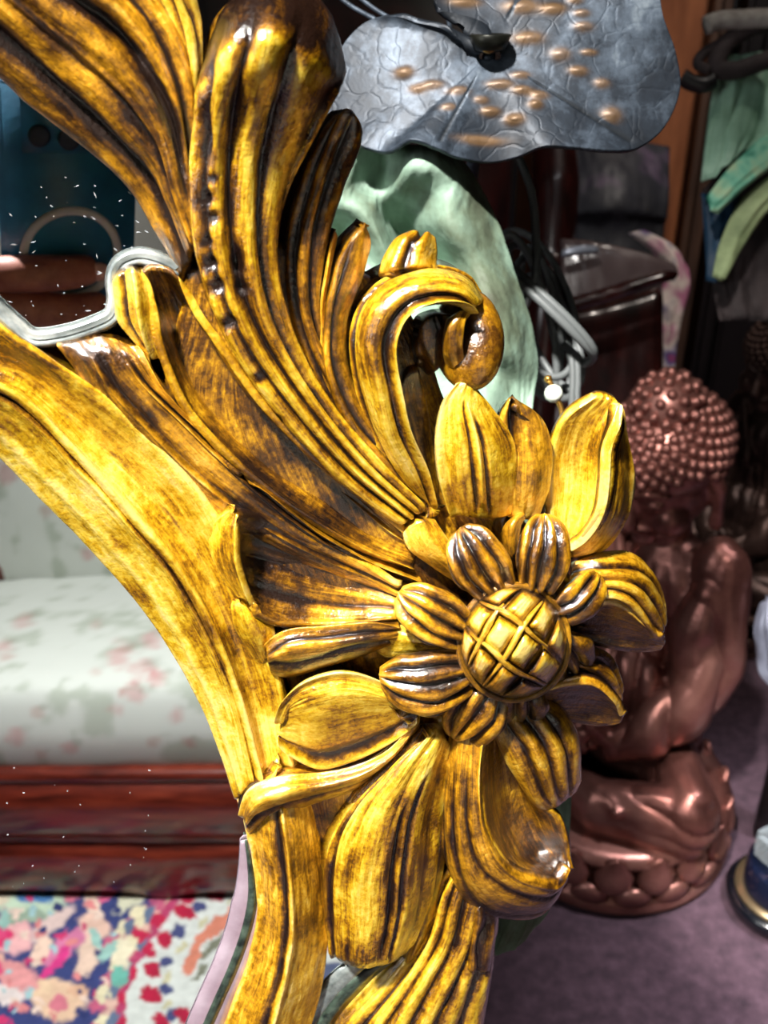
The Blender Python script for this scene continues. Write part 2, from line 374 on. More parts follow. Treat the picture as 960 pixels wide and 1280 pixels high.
# --- left lobes sweeping into the flower
sheet('acanthus_lobe', [
    [(176, 338, 42), (188, 335, 44), (205, 337, 46), (226, 348, 48)],
    [(186, 385, 54), (205, 378, 20), (228, 378, 16), (256, 398, 60)],
    [(198, 440, 58), (222, 430, 16), (254, 430, 14), (294, 455, 66)],
    [(230, 510, 60), (258, 495, 18), (296, 492, 18), (344, 520, 70)],
    [(292, 580, 62), (322, 562, 26), (362, 556, 26), (408, 585, 72)],
    [(370, 640, 62), (398, 622, 42), (434, 612, 44), (470, 632, 70)],
    [(448, 688, 60), (466, 670, 48), (490, 660, 50), (512, 668, 64)],
    [(516, 712, 56), (522, 698, 54), (530, 690, 54), (540, 690, 56)]], MF, DARKG, 150, 90, fl=(2, 5, .3, .98), lines=[(.03, .03, 8), (.97, .03, 6), (.6, .03, 7, .1, .95), (.8, .02, -5, .2, .95)], th=40, deep=True, rnd=6)
sheet('acanthus_lobe', [
    [(68, 432, 30), (100, 424, 34), (140, 420, 34), (186, 440, 42)],
    [(86, 458, 32), (120, 448, 48), (160, 446, 50), (196, 466, 50)],
    [(118, 505, 34), (148, 490, 52), (184, 482, 54), (222, 505, 52)],
    [(168, 560, 34), (198, 542, 52), (234, 530, 54), (272, 562, 54)],
    [(222, 618, 34), (256, 600, 50), (296, 588, 54), (338, 615, 56)],
    [(280, 655, 36), (316, 645, 52), (356, 640, 56), (398, 662, 58)],
    [(350, 690, 40), (384, 684, 54), (420, 684, 58), (452, 695, 58)],
    [(430, 722, 44), (456, 718, 54), (480, 712, 56), (500, 712, 56)],
    [(505, 745, 46), (512, 738, 50), (520, 730, 52), (528, 722, 52)]], MF, AMBER, 150, 90, fl=(3, 4, .2, .98), lines=[(.9, .04, 8), (.3, .018, 5, .1, .97), (.62, .018, 6, .15, .97), (.68, .015, -4, .15, .97)], th=36, deep=True, rnd=7, rough=1.5)
sheet('leaf_tip', [
    [(138, 350, 34), (152, 338, 44), (168, 336, 52), (182, 342, 46)],
    [(140, 375, 32), (156, 368, 46), (174, 364, 58), (188, 372, 52)],
    [(144, 402, 32), (160, 400, 44), (178, 398, 58), (192, 404, 54)],
    [(162, 424, 30), (174, 426, 40), (186, 428, 52), (198, 434, 52)],
    [(184, 444, 30), (190, 447, 36), (196, 449, 44), (204, 455, 48)]], MF, GOLDY, 50, 40, lines=[(.62, .06, 6), (.3, .05, -5)], th=34, deep=True, rnd=5)
# --- volute on the right
sheet('scroll_band', [
    [(548, 640, 50), (543, 641, 60), (540, 642, 56)],
    [(500, 608, 54), (515, 598, 84), (532, 588, 74)],
    [(466, 556, 56), (486, 548, 100), (512, 536, 92)],
    [(444, 500, 56), (470, 494, 108), (502, 486, 104)],
    [(433, 440, 56), (460, 440, 112), (496, 438, 112)],
    [(440, 388, 54), (468, 396, 112), (506, 406, 116)],
    [(466, 352, 50), (490, 368, 112), (522, 388, 118)],
    [(506, 333, 46), (520, 353, 112), (544, 381, 120)],
    [(550, 328, 44), (553, 350, 112), (566, 380, 120)],
    [(590, 342, 44), (583, 358, 108), (581, 384, 118)],
    [(612, 376, 44), (603, 380, 98), (590, 394, 112)]], MF, GOLDY, 150, 70, lines=[(.93, .05, 9), (.82, .06, -5), (.12, .05, -7)], th=56, deep=True, rnd=8)
sheet('scroll_core', [
    [(522, 415, 50), (530, 400, 62), (550, 392, 70), (572, 392, 72)],
    [(518, 438, 46), (532, 422, 58), (556, 408, 72), (584, 400, 80)],
    [(520, 458, 42), (540, 444, 54), (562, 426, 64), (582, 410, 70)],
    [(535, 474, 38), (550, 462, 50), (560, 446, 54), (566, 430, 58)]], MF, DARKG, 50, 50, fl=(2, 6, 0, .9), th=30, deep=True)
bm = bmesh.new(); c = F(585, 424, 66); ell(bm, (0, 0, 0), (42 * UN * 1.05, 58 * UN * 1.0, 46 * UN), seg=48, ring=32)
for v in bm.verts:
    q = np.array(v.co); v.co = Vector(c + q[0] * RX * .86 + q[1] * UP + q[2] * NRM)
ball = bm_obj('scroll_knob', bm, KNOB, MF)
sheet('scroll_crest', [
    [(556, 398, 96), (572, 388, 112), (592, 388, 112)],
    [(552, 420, 92), (562, 410, 116), (584, 402, 116)],
    [(552, 446, 86), (562, 440, 112), (580, 430, 116)],
    [(560, 468, 70), (568, 462, 98), (582, 452, 104)]], MF, GOLD, 36, 30, th=20, rnd=5)
sheet('scroll_leaf', [
    [(514, 288, 44), (522, 285, 48), (536, 287, 48), (547, 296, 42)],
    [(492, 298, 44), (508, 297, 62), (530, 300, 64), (549, 315, 46)],
    [(476, 322, 44), (498, 318, 66), (524, 318, 68), (548, 330, 50)],
    [(468, 345, 44), (490, 338, 70), (520, 333, 74), (550, 338, 60)]], MF, GOLD, 40, 40, th=30, rnd=5, lines=[(.5, .1, -8)])
sheet('scroll_leaf', [
    [(500, 480, 44), (510, 462, 44), (524, 458, 44)],
    [(498, 530, 44), (515, 515, 46), (535, 500, 44)],
    [(515, 580, 44), (528, 568, 52), (543, 552, 46)],
    [(542, 630, 46), (546, 625, 54), (552, 618, 50)]], MF, DARKG, 50, 30, th=30, deep=True)
# --- outer petals of the sunflower (clockwise from the top)
def petal(rows, m=GOLD, **kw):
    kw.setdefault('nr', 64); kw.setdefault('nc', 60); kw.setdefault('th', 13); return sheet('petal', rows, MF, m, **kw)
petal([[(572, 478, 100), (582, 476, 104), (592, 480, 104), (602, 490, 98)],
       [(550, 505, 96), (572, 506, 106), (596, 510, 108), (622, 514, 100)],
       [(541, 550, 92), (575, 552, 112), (612, 554, 112), (646, 552, 98)],
       [(545, 600, 84), (580, 604, 106), (618, 606, 106), (650, 600, 94)],
       [(560, 645, 66), (588, 650, 84), (618, 652, 84), (646, 645, 74)]], GOLDY, lines=[(.45, .02, -6, .2, .95), (.6, .02, -6, .3, .95), (.52, .02, 5, .2, .9), (.08, .05, 5)])
petal([[(636, 496, 88), (642, 497, 90), (648, 500, 90), (655, 508, 86)],
       [(628, 520, 92), (645, 518, 90), (664, 516, 92), (682, 526, 88)],
       [(628, 560, 96), (648, 556, 94), (670, 554, 98), (693, 562, 90)],
       [(626, 605, 92), (648, 606, 96), (670, 606, 98), (691, 606, 84)],
       [(632, 650, 70), (648, 652, 80), (662, 652, 80), (678, 645, 70)]], GOLD, lines=[(.25, .07, -9, .0, .6)])
petal([[(742, 497, 96), (752, 496, 98), (766, 499, 100), (776, 504, 104)],
       [(708, 522, 84), (726, 522, 84), (748, 528, 90), (772, 530, 116)],
       [(692, 560, 76), (712, 562, 70), (738, 566, 80), (760, 560, 118)],
       [(688, 605, 74), (708, 610, 64), (734, 612, 76), (757, 602, 118)],
       [(688, 645, 74), (706, 652, 68), (728, 652, 76), (750, 640, 112)],
       [(690, 680, 70), (704, 684, 68), (718, 680, 72), (730, 672, 90)]], GOLDY, lines=[(.96, .05, 5)])
petal([[(774, 504, 106), (776, 506, 104), (777, 509, 100)],
       [(770, 532, 114), (778, 538, 104), (783, 550, 80)],
       [(759, 562, 116), (778, 572, 106), (794, 584, 66)],
       [(756, 604, 116), (778, 612, 104), (797, 612, 58)],
       [(749, 642, 110), (770, 650, 98), (788, 645, 56)],
       [(728, 674, 90), (746, 686, 82), (764, 680, 54)],
       [(702, 690, 70), (714, 700, 66), (726, 698, 50)]], GOLD, nr=70, lines=[(.05, .06, 5), (.8, .05, 4)])
petal([[(716, 700, 66), (712, 725, 84), (716, 750, 92), (722, 765, 84)],
       [(752, 688, 60), (756, 712, 92), (756, 735, 104), (752, 752, 96)],
       [(790, 690, 48), (796, 715, 84), (790, 742, 108), (780, 760, 102)],
       [(818, 720, 36), (822, 742, 66), (812, 765, 96), (800, 780, 98)],
       [(832, 765, 26), (834, 780, 48), (828, 795, 74), (820, 800, 84)]], GOLD, fl=(4, 8, .05, .92), th=10)
petal([[(722, 762, 84), (716, 785, 66), (722, 805, 56)],
       [(752, 753, 94), (752, 790, 62), (758, 812, 50)],
       [(782, 762, 102), (786, 795, 66), (784, 816, 46)],
       [(804, 780, 98), (812, 800, 76), (808, 817, 54)],
       [(824, 798, 86), (832, 806, 76), (828, 814, 66)]], AMBER, th=9)
petal([[(700, 790, 76), (690, 820, 80), (684, 845, 70)],
       [(735, 800, 66), (728, 830, 84), (715, 855, 76)],
       [(765, 820, 46), (760, 845, 72), (745, 868, 76)],
       [(780, 860, 30), (778, 878, 48), (768, 888, 60)]], GOLD, fl=(3, 8, .05, .92))
petal([[(682, 858, 84), (672, 880, 70), (668, 895, 56)],
       [(712, 850, 92), (706, 880, 64), (702, 902, 50)],
       [(745, 852, 96), (744, 882, 62), (740, 910, 46)],
       [(768, 872, 88), (768, 890, 68), (762, 909, 52)],
       [(778, 894, 74), (779, 899, 68), (776, 905, 62)]], AMBER, lines=[(.04, .05, 5)], th=9)
petal([[(612, 905, 72), (640, 890, 84), (665, 878, 80), (685, 872, 66)],
       [(622, 935, 74), (655, 925, 98), (688, 905, 92), (712, 890, 60)],
       [(640, 970, 68), (672, 960, 94), (705, 938, 88), (728, 920, 50)],
       [(662, 1003, 58), (686, 995, 80), (710, 975, 74), (730, 960, 40)],
       [(686, 1016, 46), (698, 1010, 58), (712, 1000, 54), (722, 990, 34)]], GOLD, fl=(4, 10, .0, .85))
# big curled petal at the lower right: outer face and hollow
petal([[(562, 905, 66), (575, 900, 80), (592, 898, 88), (606, 905, 88)],
       [(553, 970, 62), (568, 968, 84), (586, 968, 94), (601, 970, 100)],
       [(550, 1030, 54), (566, 1036, 84), (586, 1034, 98), (606, 1030, 104)],
       [(556, 1085, 40), (576, 1092, 78), (600, 1084, 98), (626, 1072, 106)],
       [(580, 1128, 30), (600, 1128, 64), (626, 1112, 92), (650, 1094, 104)],
       [(620, 1148, 24), (640, 1142, 54), (660, 1126, 84), (676, 1102, 100)],
       [(672, 1146, 26), (682, 1138, 48), (692, 1122, 76), (698, 1104, 92)],
       [(712, 1100, 40), (712, 1094, 54), (712, 1088, 68), (711, 1083, 78)]], AMBER, nr=110, nc=60, fl=(3, 6, .25, .9), lines=[(.96, .04, 6)], th=16)
petal([[(606, 905, 86), (620, 902, 74), (634, 902, 70), (646, 908, 70)],
       [(602, 970, 98), (622, 975, 50), (648, 980, 40), (672, 1000, 60)],
       [(608, 1030, 102), (632, 1035, 40), (664, 1030, 24), (696, 1022, 62)],
       [(628, 1072, 104), (652, 1070, 42), (680, 1060, 26), (706, 1050, 62)],
       [(652, 1094, 102), (672, 1086, 64), (692, 1078, 54), (711, 1072, 66)],
       [(680, 1103, 98), (690, 1098, 76), (702, 1092, 68), (714, 1086, 76)]], DARKG, nr=90, lines=[], th=10)
# bottom petal
petal([[(524, 925, 70), (538, 918, 84), (554, 918, 84), (566, 930, 66)],
       [(468, 975, 60), (500, 962, 90), (535, 958, 92), (562, 970, 64)],
       [(420, 1030, 46), (462, 1020, 84), (512, 1016, 88), (556, 1025, 56)],
       [(402, 1085, 36), (444, 1088, 78), (500, 1086, 84), (550, 1085, 48)],
       [(403, 1140, 28), (442, 1150, 72), (494, 1150, 78), (540, 1135, 40)],
       [(407, 1185, 24), (440, 1196, 66), (484, 1196, 70), (523, 1172, 34)],
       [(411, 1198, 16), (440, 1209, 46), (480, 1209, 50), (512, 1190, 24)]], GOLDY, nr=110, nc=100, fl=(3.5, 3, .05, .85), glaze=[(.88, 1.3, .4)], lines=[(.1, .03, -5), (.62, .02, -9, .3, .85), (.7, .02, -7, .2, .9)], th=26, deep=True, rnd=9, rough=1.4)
petal([[(556, 935, 60), (562, 930, 66), (570, 932, 58)], [(548, 1000, 44), (556, 1000, 60), (566, 1000, 48)],
       [(540, 1070, 34), (548, 1070, 50), (560, 1070, 38)], [(524, 1140, 26), (534, 1140, 40), (548, 1135, 28)],
       [(508, 1190, 20), (516, 1194, 28), (528, 1185, 22)], [(505, 1206, 16), (510, 1208, 20), (516, 1203, 16)]], DARKG, nc=30, th=24, deep=True)
# bowl shaped petal at the lower left, with its curled lip
petal([[(515, 885, 92), (522, 890, 92), (524, 900, 86)],
       [(478, 852, 84), (490, 885, 98), (494, 925, 64)],
       [(430, 838, 74), (440, 882, 92), (446, 952, 50)],
       [(385, 848, 66), (392, 890, 82), (400, 963, 44)],
       [(356, 872, 60), (358, 900, 66), (362, 945, 46)],
       [(344, 905, 54), (345, 915, 56), (346, 928, 50)]], GOLDY, lines=[(.04, .04, 6), (.95, .05, 7), (.9, .04, -6)], th=20, bulge=-12)
petal([[(525, 895, 76), (527, 900, 70), (528, 905, 56)],
       [(490, 935, 66), (492, 945, 74), (492, 950, 40)],
       [(446, 958, 56), (450, 972, 72), (448, 986, 34)],
       [(398, 965, 48), (402, 985, 68), (398, 1005, 28)],
       [(350, 968, 44), (356, 995, 70), (352, 1022, 22)],
       [(312, 985, 34), (320, 1008, 60), (326, 1036, 18)],
       [(300, 1020, 20), (305, 1030, 34), (310, 1045, 12)]], GOLD, nc=40, lines=[(.1, .06, 5), (.75, .05, -6)], th=20, deep=True)
petal([[(330, 972, 30), (345, 960, 40), (352, 945, 36)], [(316, 990, 30), (330, 985, 46), (345, 975, 42)], [(306, 1015, 22), (314, 1012, 32), (322, 1005, 30)]], GOLDY, nr=24, nc=24, th=20, deep=True)
# left petal, folded, with pale tip
petal([[(500, 782, 84), (502, 792, 84), (500, 802, 76)],
       [(456, 775, 78), (462, 800, 92), (456, 822, 66)],
       [(405, 780, 70), (410, 808, 90), (404, 838, 52)],
       [(360, 786, 62), (360, 815, 82), (360, 850, 42)],
       [(332, 806, 52), (332, 825, 62), (338, 844, 42)]], AMBER, fl=(3, 6, .0, .9), th=20, deep=True, lines=[(.1, .05, 5)])
petal([[(286, 756, 44), (300, 752, 52), (318, 762, 48)],
       [(290, 785, 40), (312, 778, 60), (342, 780, 52)],
       [(305, 812, 36), (322, 805, 56), (346, 796, 52)],
       [(326, 838, 30), (332, 828, 40), (338, 815, 44)]], GOLDY, nr=36, nc=36, th=30, deep=True)
# upper left petal, hollow, with a folded rim
petal([[(502, 732, 74), (502, 752, 66), (498, 775, 74)],
       [(450, 700, 66), (452, 735, 48), (448, 782, 70)],
       [(395, 675, 60), (398, 720, 38), (400, 785, 66)],
       [(345, 655, 58), (348, 705, 34), (354, 785, 64)],
       [(308, 642, 66), (312, 695, 38), (326, 775, 64)],
       [(292, 640, 74), (298, 690, 66), (318, 762, 66)]], GOLD, fl=(4, 5, .0, .8), glaze=[(.45, 1.3, .45)], nc=80, th=20, deep=True, lines=[(.96, .03, 6)])
petal([[(288, 638, 70), (293, 638, 74), (296, 642, 70)],
       [(266, 652, 44), (281, 656, 64), (297, 664, 78)],
       [(258, 680, 36), (277, 690, 58), (298, 700, 78)],
       [(270, 715, 34), (286, 722, 56), (306, 730, 74)],
       [(292, 748, 40), (304, 752, 54), (318, 758, 66)]], GOLDY, nr=50, nc=36, th=24, deep=True, lines=[(.95, .05, 5)])
# --- striped inner petals
def inner(b, t, wd, hb, ht, n=4, bend=0, m=AMBER, arch=16):
    wd *= 1.2; b = np.array(b, float); t = np.array(t, float); d = t - b; Ln = np.hypot(*d); d /= Ln; s = np.array([-d[1], d[0]]); rows = []
    for k, q in enumerate(np.linspace(0, 1, 6)):
        c = b + d * Ln * q + s * bend * math.sin(PI * q) ; ww = wd * (0.62 + .38 * math.sin(PI * min(q * 1.1, 1))) if q < .7 else wd * math.sqrt(max(0, 1 - ((q - .5) / .52) ** 2)) * .98
        ww = max(ww, 3); h = hb + (ht - hb) * q + arch * math.sin(PI * q)
        rows.append([(c[0] + s[0] * ww * a, c[1] + s[1] * ww * a, h + 9 * (1 - a * a)) for a in (-1, -.5, 0, .5, 1)])
    return sheet('inner_petal', rows, MF, m, 40, 60, fl=(n, 9, .0, .86), th=14, rnd=5, rough=.6)
inner((628, 742), (574, 658), 34, 118, 92, 4, -4)
inner((672, 742), (682, 640), 30, 118, 96, 4, 4)
inner((700, 770), (750, 716), 24, 112, 92, 3, 8, DARKG)
inner((588, 792), (496, 740), 32, 118, 96, 4, -4, GOLD)
inner((590, 838), (472, 846), 36, 112, 92, 4, -16, AMBER)
inner((612, 858), (566, 926), 36, 106, 72, 4, -6, AMBER)
inner((655, 862), (650, 908), 30, 106, 66, 3, 0, DARKG)
inner((694, 800), (722, 850), 32, 100, 62, 3, -4, DARKG)
sheet('leaf_joint', [[(500, 665, 62), (520, 650, 74), (545, 645, 66)], [(510, 690, 66), (535, 680, 84), (560, 670, 78)], [(540, 712, 66), (560, 706, 86), (580, 700, 80)], [(585, 740, 74), (592, 735, 84), (600, 730, 84)]], MF, GOLD, 36, 36, th=30, deep=True)
sheet('leaf_joint', [[(640, 645, 70), (655, 636, 84), (675, 640, 70)], [(625, 665, 74), (640, 658, 96), (655, 655, 84)], [(632, 700, 80), (640, 698, 96), (650, 696, 84)]], MF, AMBER, 30, 30, th=26, deep=True)
sheet('leaf_joint', [[(440, 768, 60), (455, 785, 70), (450, 800, 60)], [(478, 775, 66), (490, 795, 84), (482, 825, 66)], [(515, 780, 74), (525, 800, 96), (515, 820, 80)], [(560, 790, 84), (562, 805, 96), (556, 820, 86)]], MF, GOLDY, 36, 36, th=30, deep=True)
# --- seed head: domed button, sixteen seeds, raised ribs, rim
SX, SY, SH, SR = 642, 803, 116, 67
def dome(a, b, lift=0.0):
    """unit square to domed disc, turned with the carving"""
    x = a * math.sqrt(1 - b * b / 2); y = b * math.sqrt(1 - a * a / 2); r = min(1, math.hypot(x, y))
    ca, sa = math.cos(.62), math.sin(.62); X = x * ca - y * sa; Y = x * sa + y * ca
    return F(SX + X * SR, SY + Y * SR * 1.04, SH + 62 * math.sqrt(max(0, 1 - (r * .97) ** 2)) + lift)
def dsheet(name, a0, a1, b0, b1, lift, m, n, parent, puff=0):
    V = []; Fc = []; g = []
    for i in range(n):
        for j in range(n):
            u, v = i / (n - 1), j / (n - 1); e = min(u, 1 - u, v, 1 - v) * 2; V.append(dome(a0 + (a1 - a0) * u, b0 + (b1 - b0) * v, lift + puff * (1 - (1 - min(1, e * 1.6)) ** 2)))
            g.append(.55 - 1.1 * min(1, e * 1.5))
    k = n * n; V2 = [dome(a0 + (a1 - a0) * i / (n - 1), b0 + (b1 - b0) * j / (n - 1), lift - 12) for i in range(n) for j in range(n)]
    ring = np.concatenate([np.arange(n), np.arange(1, n) * n + n - 1, (n - 1) * n + np.arange(n - 2, -1, -1), np.arange(n - 2, 0, -1) * n]); nx = np.roll(ring, -1)
    Fc = np.concatenate([gridfaces(n, n), gridfaces(n, n, k)[:, ::-1], np.stack([ring, ring + k, nx + k, nx], 1)])
    uv = np.array([(i / n * .4 + a0, j / n * .4 + b0) for i in range(n) for j in range(n)] * 2)
    g = np.array(g + [1.0] * k)
    o = mesh(name, V + V2, Fc, m, parent, True, {'groove': g}, uv)
    bm = bmesh.new(); bm.from_mesh(o.data); bmesh.ops.recalc_face_normals(bm, faces=bm.faces); bm.to_mesh(o.data); bm.free()
    return o
HEAD = dsheet('seed_head', -1, 1, -1, 1, -6, DARKG, 26, MF)
ka = [-1, -.56, .0, .5, 1]; kb = [-1, -.34, .38, 1]
for i in range(4):
    for j in range(3):
        g = .04; sm = [GOLD, AMBER, GOLDY][(i * 3 + j * 2) % 3]
        dsheet('seed', ka[i] + g, ka[i + 1] - g, kb[j] + g + .03 * (i % 2), kb[j + 1] - g + .03 * (i % 2) * (j < 2), -2, sm, 10, HEAD, puff=9 + (i * 5 + j * 3) % 6)
for t0, t1, k, ax in ((-.95, .6, -.34, 0), (-.6, .95, .38, 0), (-.9, .95, 0, 1), (-.5, .9, -.56, 1)):
    pts = [dome(k + .03 * math.sin(4 * t), t, 4) if ax else dome(t, k + .03 * math.sin(5 * t), 4) for t in np.linspace(t0, t1, 9)]
    tube('seed_rib', pts, [1.6 * UN, 4.2 * UN, 3.2 * UN, 1.4 * UN], GOLD, HEAD, 8, 30)
tube('seed_rim', [F(SX + SR * 1.03 * math.cos(t), SY + SR * 1.07 * math.sin(t), SH + 6 + 3 * math.sin(3 * t)) for t in np.linspace(0, 2 * PI, 24, endpoint=False)], 4.2 * UN, AMBER, HEAD, 8, 96, closed=True)
# --- stiles running down from the flower
sheet('lower_stile', [
    [(305, 1035, 4), (330, 1020, 36), (352, 1010, 44), (375, 1000, 34), (392, 995, 14)],
    [(314, 1075, 4), (336, 1070, 36), (358, 1062, 50), (384, 1055, 34), (402, 1050, 14)],
    [(320, 1120, 4), (342, 1120, 36), (364, 1118, 52), (392, 1112, 34), (411, 1105, 14)],
    [(316, 1170, 4), (340, 1174, 36), (364, 1174, 52), (392, 1172, 34), (412, 1168, 14)],
    [(300, 1220, 4), (328, 1228, 36), (354, 1232, 52), (382, 1235, 34), (404, 1235, 14)],
    [(282, 1270, 4), (310, 1278, 36), (340, 1285, 52), (366, 1290, 34), (388, 1292, 14)],
    [(262, 1340, 4), (292, 1348, 36), (320, 1355, 52), (348, 1360, 34), (370, 1364, 14)],
    [(255, 1440, 4), (285, 1445, 36), (313, 1450, 52), (340, 1455, 34), (362, 1460, 14)]], MF, GOLD, 120, 70, lines=[(.5, .03, 5), (.42, .05, -3), (.05, .03, 4)], th=44, deep=True, rnd=5, rough=1.2)
sheet('reeded_stile', [
    [(560, 1080, 20), (580, 1085, 30), (605, 1095, 30), (632, 1110, 16)],
    [(540, 1120, 14), (565, 1125, 44), (598, 1130, 46), (628, 1135, 20)],
    [(516, 1180, 10), (550, 1180, 46), (588, 1178, 50), (624, 1172, 20)],
    [(474, 1232, 6), (520, 1232, 44), (570, 1226, 50), (620, 1215, 20)],
    [(424, 1284, 6), (484, 1288, 44), (546, 1284, 50), (611, 1270, 20)],
    [(385, 1345, 6), (450, 1352, 44), (520, 1350, 50), (600, 1340, 20)],
    [(365, 1440, 6), (430, 1450, 44), (500, 1450, 50), (590, 1440, 20)]], MF, GOLDY, 110, 130, fl=(6, 12, .1, 1.2), th=44, deep=True, rnd=5, rough=.8)
sheet('reeded_tip', [[(588, 1135, 30), (600, 1130, 52), (618, 1135, 40), (625, 1140, 22)], [(585, 1165, 34), (597, 1165, 56), (612, 1168, 48), (622, 1170, 22)], [(578, 1215, 40), (590, 1216, 52), (605, 1216, 46), (618, 1216, 22)]], MF, AMBER, 30, 40, fl=(2, 8, .1, 1.2), th=30, deep=True)
# --- the looking glasses (real mirrors) and their bevelled edges
GLASS = mat('mirror_silver', (236, 240, 242), 0.0, 1.0)
def plate(name, pts, h, m, th=8, parent=MF):
    top = [F(x, y, h) for x, y in pts]; bot = [p - NRM * th * UN for p in top]; n = len(pts)
    Fc = [tuple(range(n)), tuple(range(2 * n - 1, n - 1, -1))] + [(i, (i + 1) % n + 0, (i + 1) % n + n, i + n) for i in range(n)]
    o = mesh(name, top + bot, Fc, m, parent, False)
    bm = bmesh.new(); bm.from_mesh(o.data); bmesh.ops.recalc_face_normals(bm, faces=bm.faces); bm.to_mesh(o.data); bm.free(); return o
g1 = plate('looking_glass', [(-40, 60), (20, 95), (90, 150), (150, 205), (205, 280), (235, 350), (215, 345), (170, 330), (150, 345), (150, 400), (120, 420), (60, 435), (-10, 380), (-60, 330)], 0, GLASS)
tag(g1, 'small upper pane of mirror glass reflecting fingers')
g2 = plate('looking_glass', [(-60, 490), (10, 560), (80, 630), (150, 700), (210, 780), (255, 860), (290, 930), (315, 1010), (320, 1080), (335, 1130), (330, 1180), (300, 1250), (270, 1320), (-60, 1320)], 0, GLASS)
tag(g2, 'large lower pane of mirror glass reflecting sofa and rug')
g3 = plate('looking_glass', [(395, 1180), (560, 1180), (560, 1250), (430, 1330), (350, 1330), (380, 1240)], 0, GLASS)
tag(g3, 'narrow sliver of mirror glass below the bottom petal')
SILV = mottled('silvered_putty', [(.3, (84, 92, 92)), (.5, (150, 158, 156)), (.7, (214, 220, 216))], 90, .25, .6, .4, .3, 200, dist=.0005)
def strip(name, cl, wd, h, hgt, m, sub=None):
    cl = np.array(cl, float); P = cr(cl, 70, 0); T = np.gradient(P, axis=0); T /= np.linalg.norm(T, axis=1, keepdims=True); s = np.stack([-T[:, 1], T[:, 0]], 1)
    prof = [(-1, 0), (-.75, .6), (-.35, .9), (0, .45), (.3, .95), (.7, .8), (1, 0)]
    V = [F(*(P[i] + s[i] * wd * a), h + hgt * b) for i in range(70) for a, b in prof]
    o = mesh(name, V, gridfaces(70, 7), m, MF); md = o.modifiers.new('solid', 'SOLIDIFY'); md.thickness = .0006; return o
strip('glass_lip', [(-30, 358), (-5, 385), (20, 408), (42, 424), (80, 420), (118, 408), (140, 396), (146, 375), (144, 350), (152, 330), (175, 322), (200, 328), (225, 340)], 13, 4, 16, SILV)
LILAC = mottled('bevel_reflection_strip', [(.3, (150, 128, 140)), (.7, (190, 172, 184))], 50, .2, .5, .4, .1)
DGREEN = mottled('dark_green_line', [(.4, (20, 28, 26)), (.7, (70, 84, 72))], 200, .3, .2, .4, .3, 300)  # colour stands in for the frame edge reflected in the glass
def ribbon(name, cl, w0, w1, h, m):
    P = cr(np.array(cl, float), 50, 0); T = np.gradient(P, axis=0); T /= np.linalg.norm(T, axis=1, keepdims=True); s = np.stack([-T[:, 1], T[:, 0]], 1)
    V = [F(*(P[i] + s[i] * a * min(1, .3 + i / 22)), h + (3 if k in (1, 2) else 0)) for i in range(50) for k, a in enumerate(np.linspace(w0, w1, 4))]
    o = mesh(name, V, gridfaces(50, 4), m, MF); md = o.modifiers.new('solid', 'SOLIDIFY'); md.thickness = .0005; return o
cl = [(308, 1050), (314, 1085), (316, 1125), (308, 1165), (292, 1210), (272, 1255), (255, 1295), (240, 1340)]
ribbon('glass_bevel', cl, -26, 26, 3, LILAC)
ribbon('glass_edge_reflection', [(x - 1, y) for x, y in cl], -7, 6, 6, DGREEN)
ribbon('glass_bevel', [(470, 1195), (440, 1215), (405, 1250), (380, 1290), (365, 1340)], -16, 14, 3, SILV)
ribbon('glass_edge_reflection', [(490, 1200), (455, 1225), (420, 1262), (398, 1300), (380, 1340)], -8, 12, 5, DGREEN)
# white dust and scratches on the panes
bm = bmesh.new(); E1 = np.cross(NRM, [0, 0, 1.]); E1 /= np.linalg.norm(E1); E2 = np.cross(E1, NRM)
for k in range(110):
    if k < 60: x, y = random.uniform(10, 185), random.uniform(215, 400)
    else: x, y = random.uniform(0, 260), random.uniform(930, 1110)
    if not (2 < x < 190 and (215 < y < 400 or y > 960)) : continue
    c = F(x, y, .6); a = random.uniform(.2, 3.2) if k % 4 else .4; ln = random.uniform(.5, 1.0) ** 3 * (3.4 if k < 60 else 1.4) * UN; ww = random.uniform(.2, .42) * UN; th = random.gauss(.35, .5)
    d = E1 * math.cos(th) + E2 * math.sin(th); e = np.cross(NRM, d)
    vs = [bm.verts.new(Vector(c + d * ln * p + e * ww * q + NRM * r)) for r in (0, .0001) for p, q in ((-1, 0), (0, -1), (1, 0), (0, 1))]
    bm.faces.new(vs[4:]); [bm.faces.new((vs[i], vs[(i + 1) % 4], vs[4 + (i + 1) % 4], vs[4 + i])) for i in range(4)]
o = bm_obj('glass_dust', bm, mat('dust', (170, 176, 182), .7), MF, False); tag(o, kind='stuff')
# wooden back of the mirror and its feet
WOODB = mottled('raw_wood', [(.3, (58, 36, 22)), (.7, (96, 64, 40))], 12, .7, 0, 0, .3, 60, stretch=(1, 6, 1))
plate('back_board', [(-260, 60), (40, -160), (215, -60), (232, 150), (260, 330), (300, 460), (520, 660), (560, 800), (520, 960), (560, 1130), (560, 1440), (-260, 1440)], -40, WOODB, 14)
bm = bmesh.new()
for x in (280, 520):
    a = F(x, 1430, -20); b = a.copy(); b[2] = 0; 
    box(bm, (a + b) / 2 + np.array([0, .004, 0]), (.03, .014, a[2]))
bm_obj('foot', bm, WOODB, MF, False)

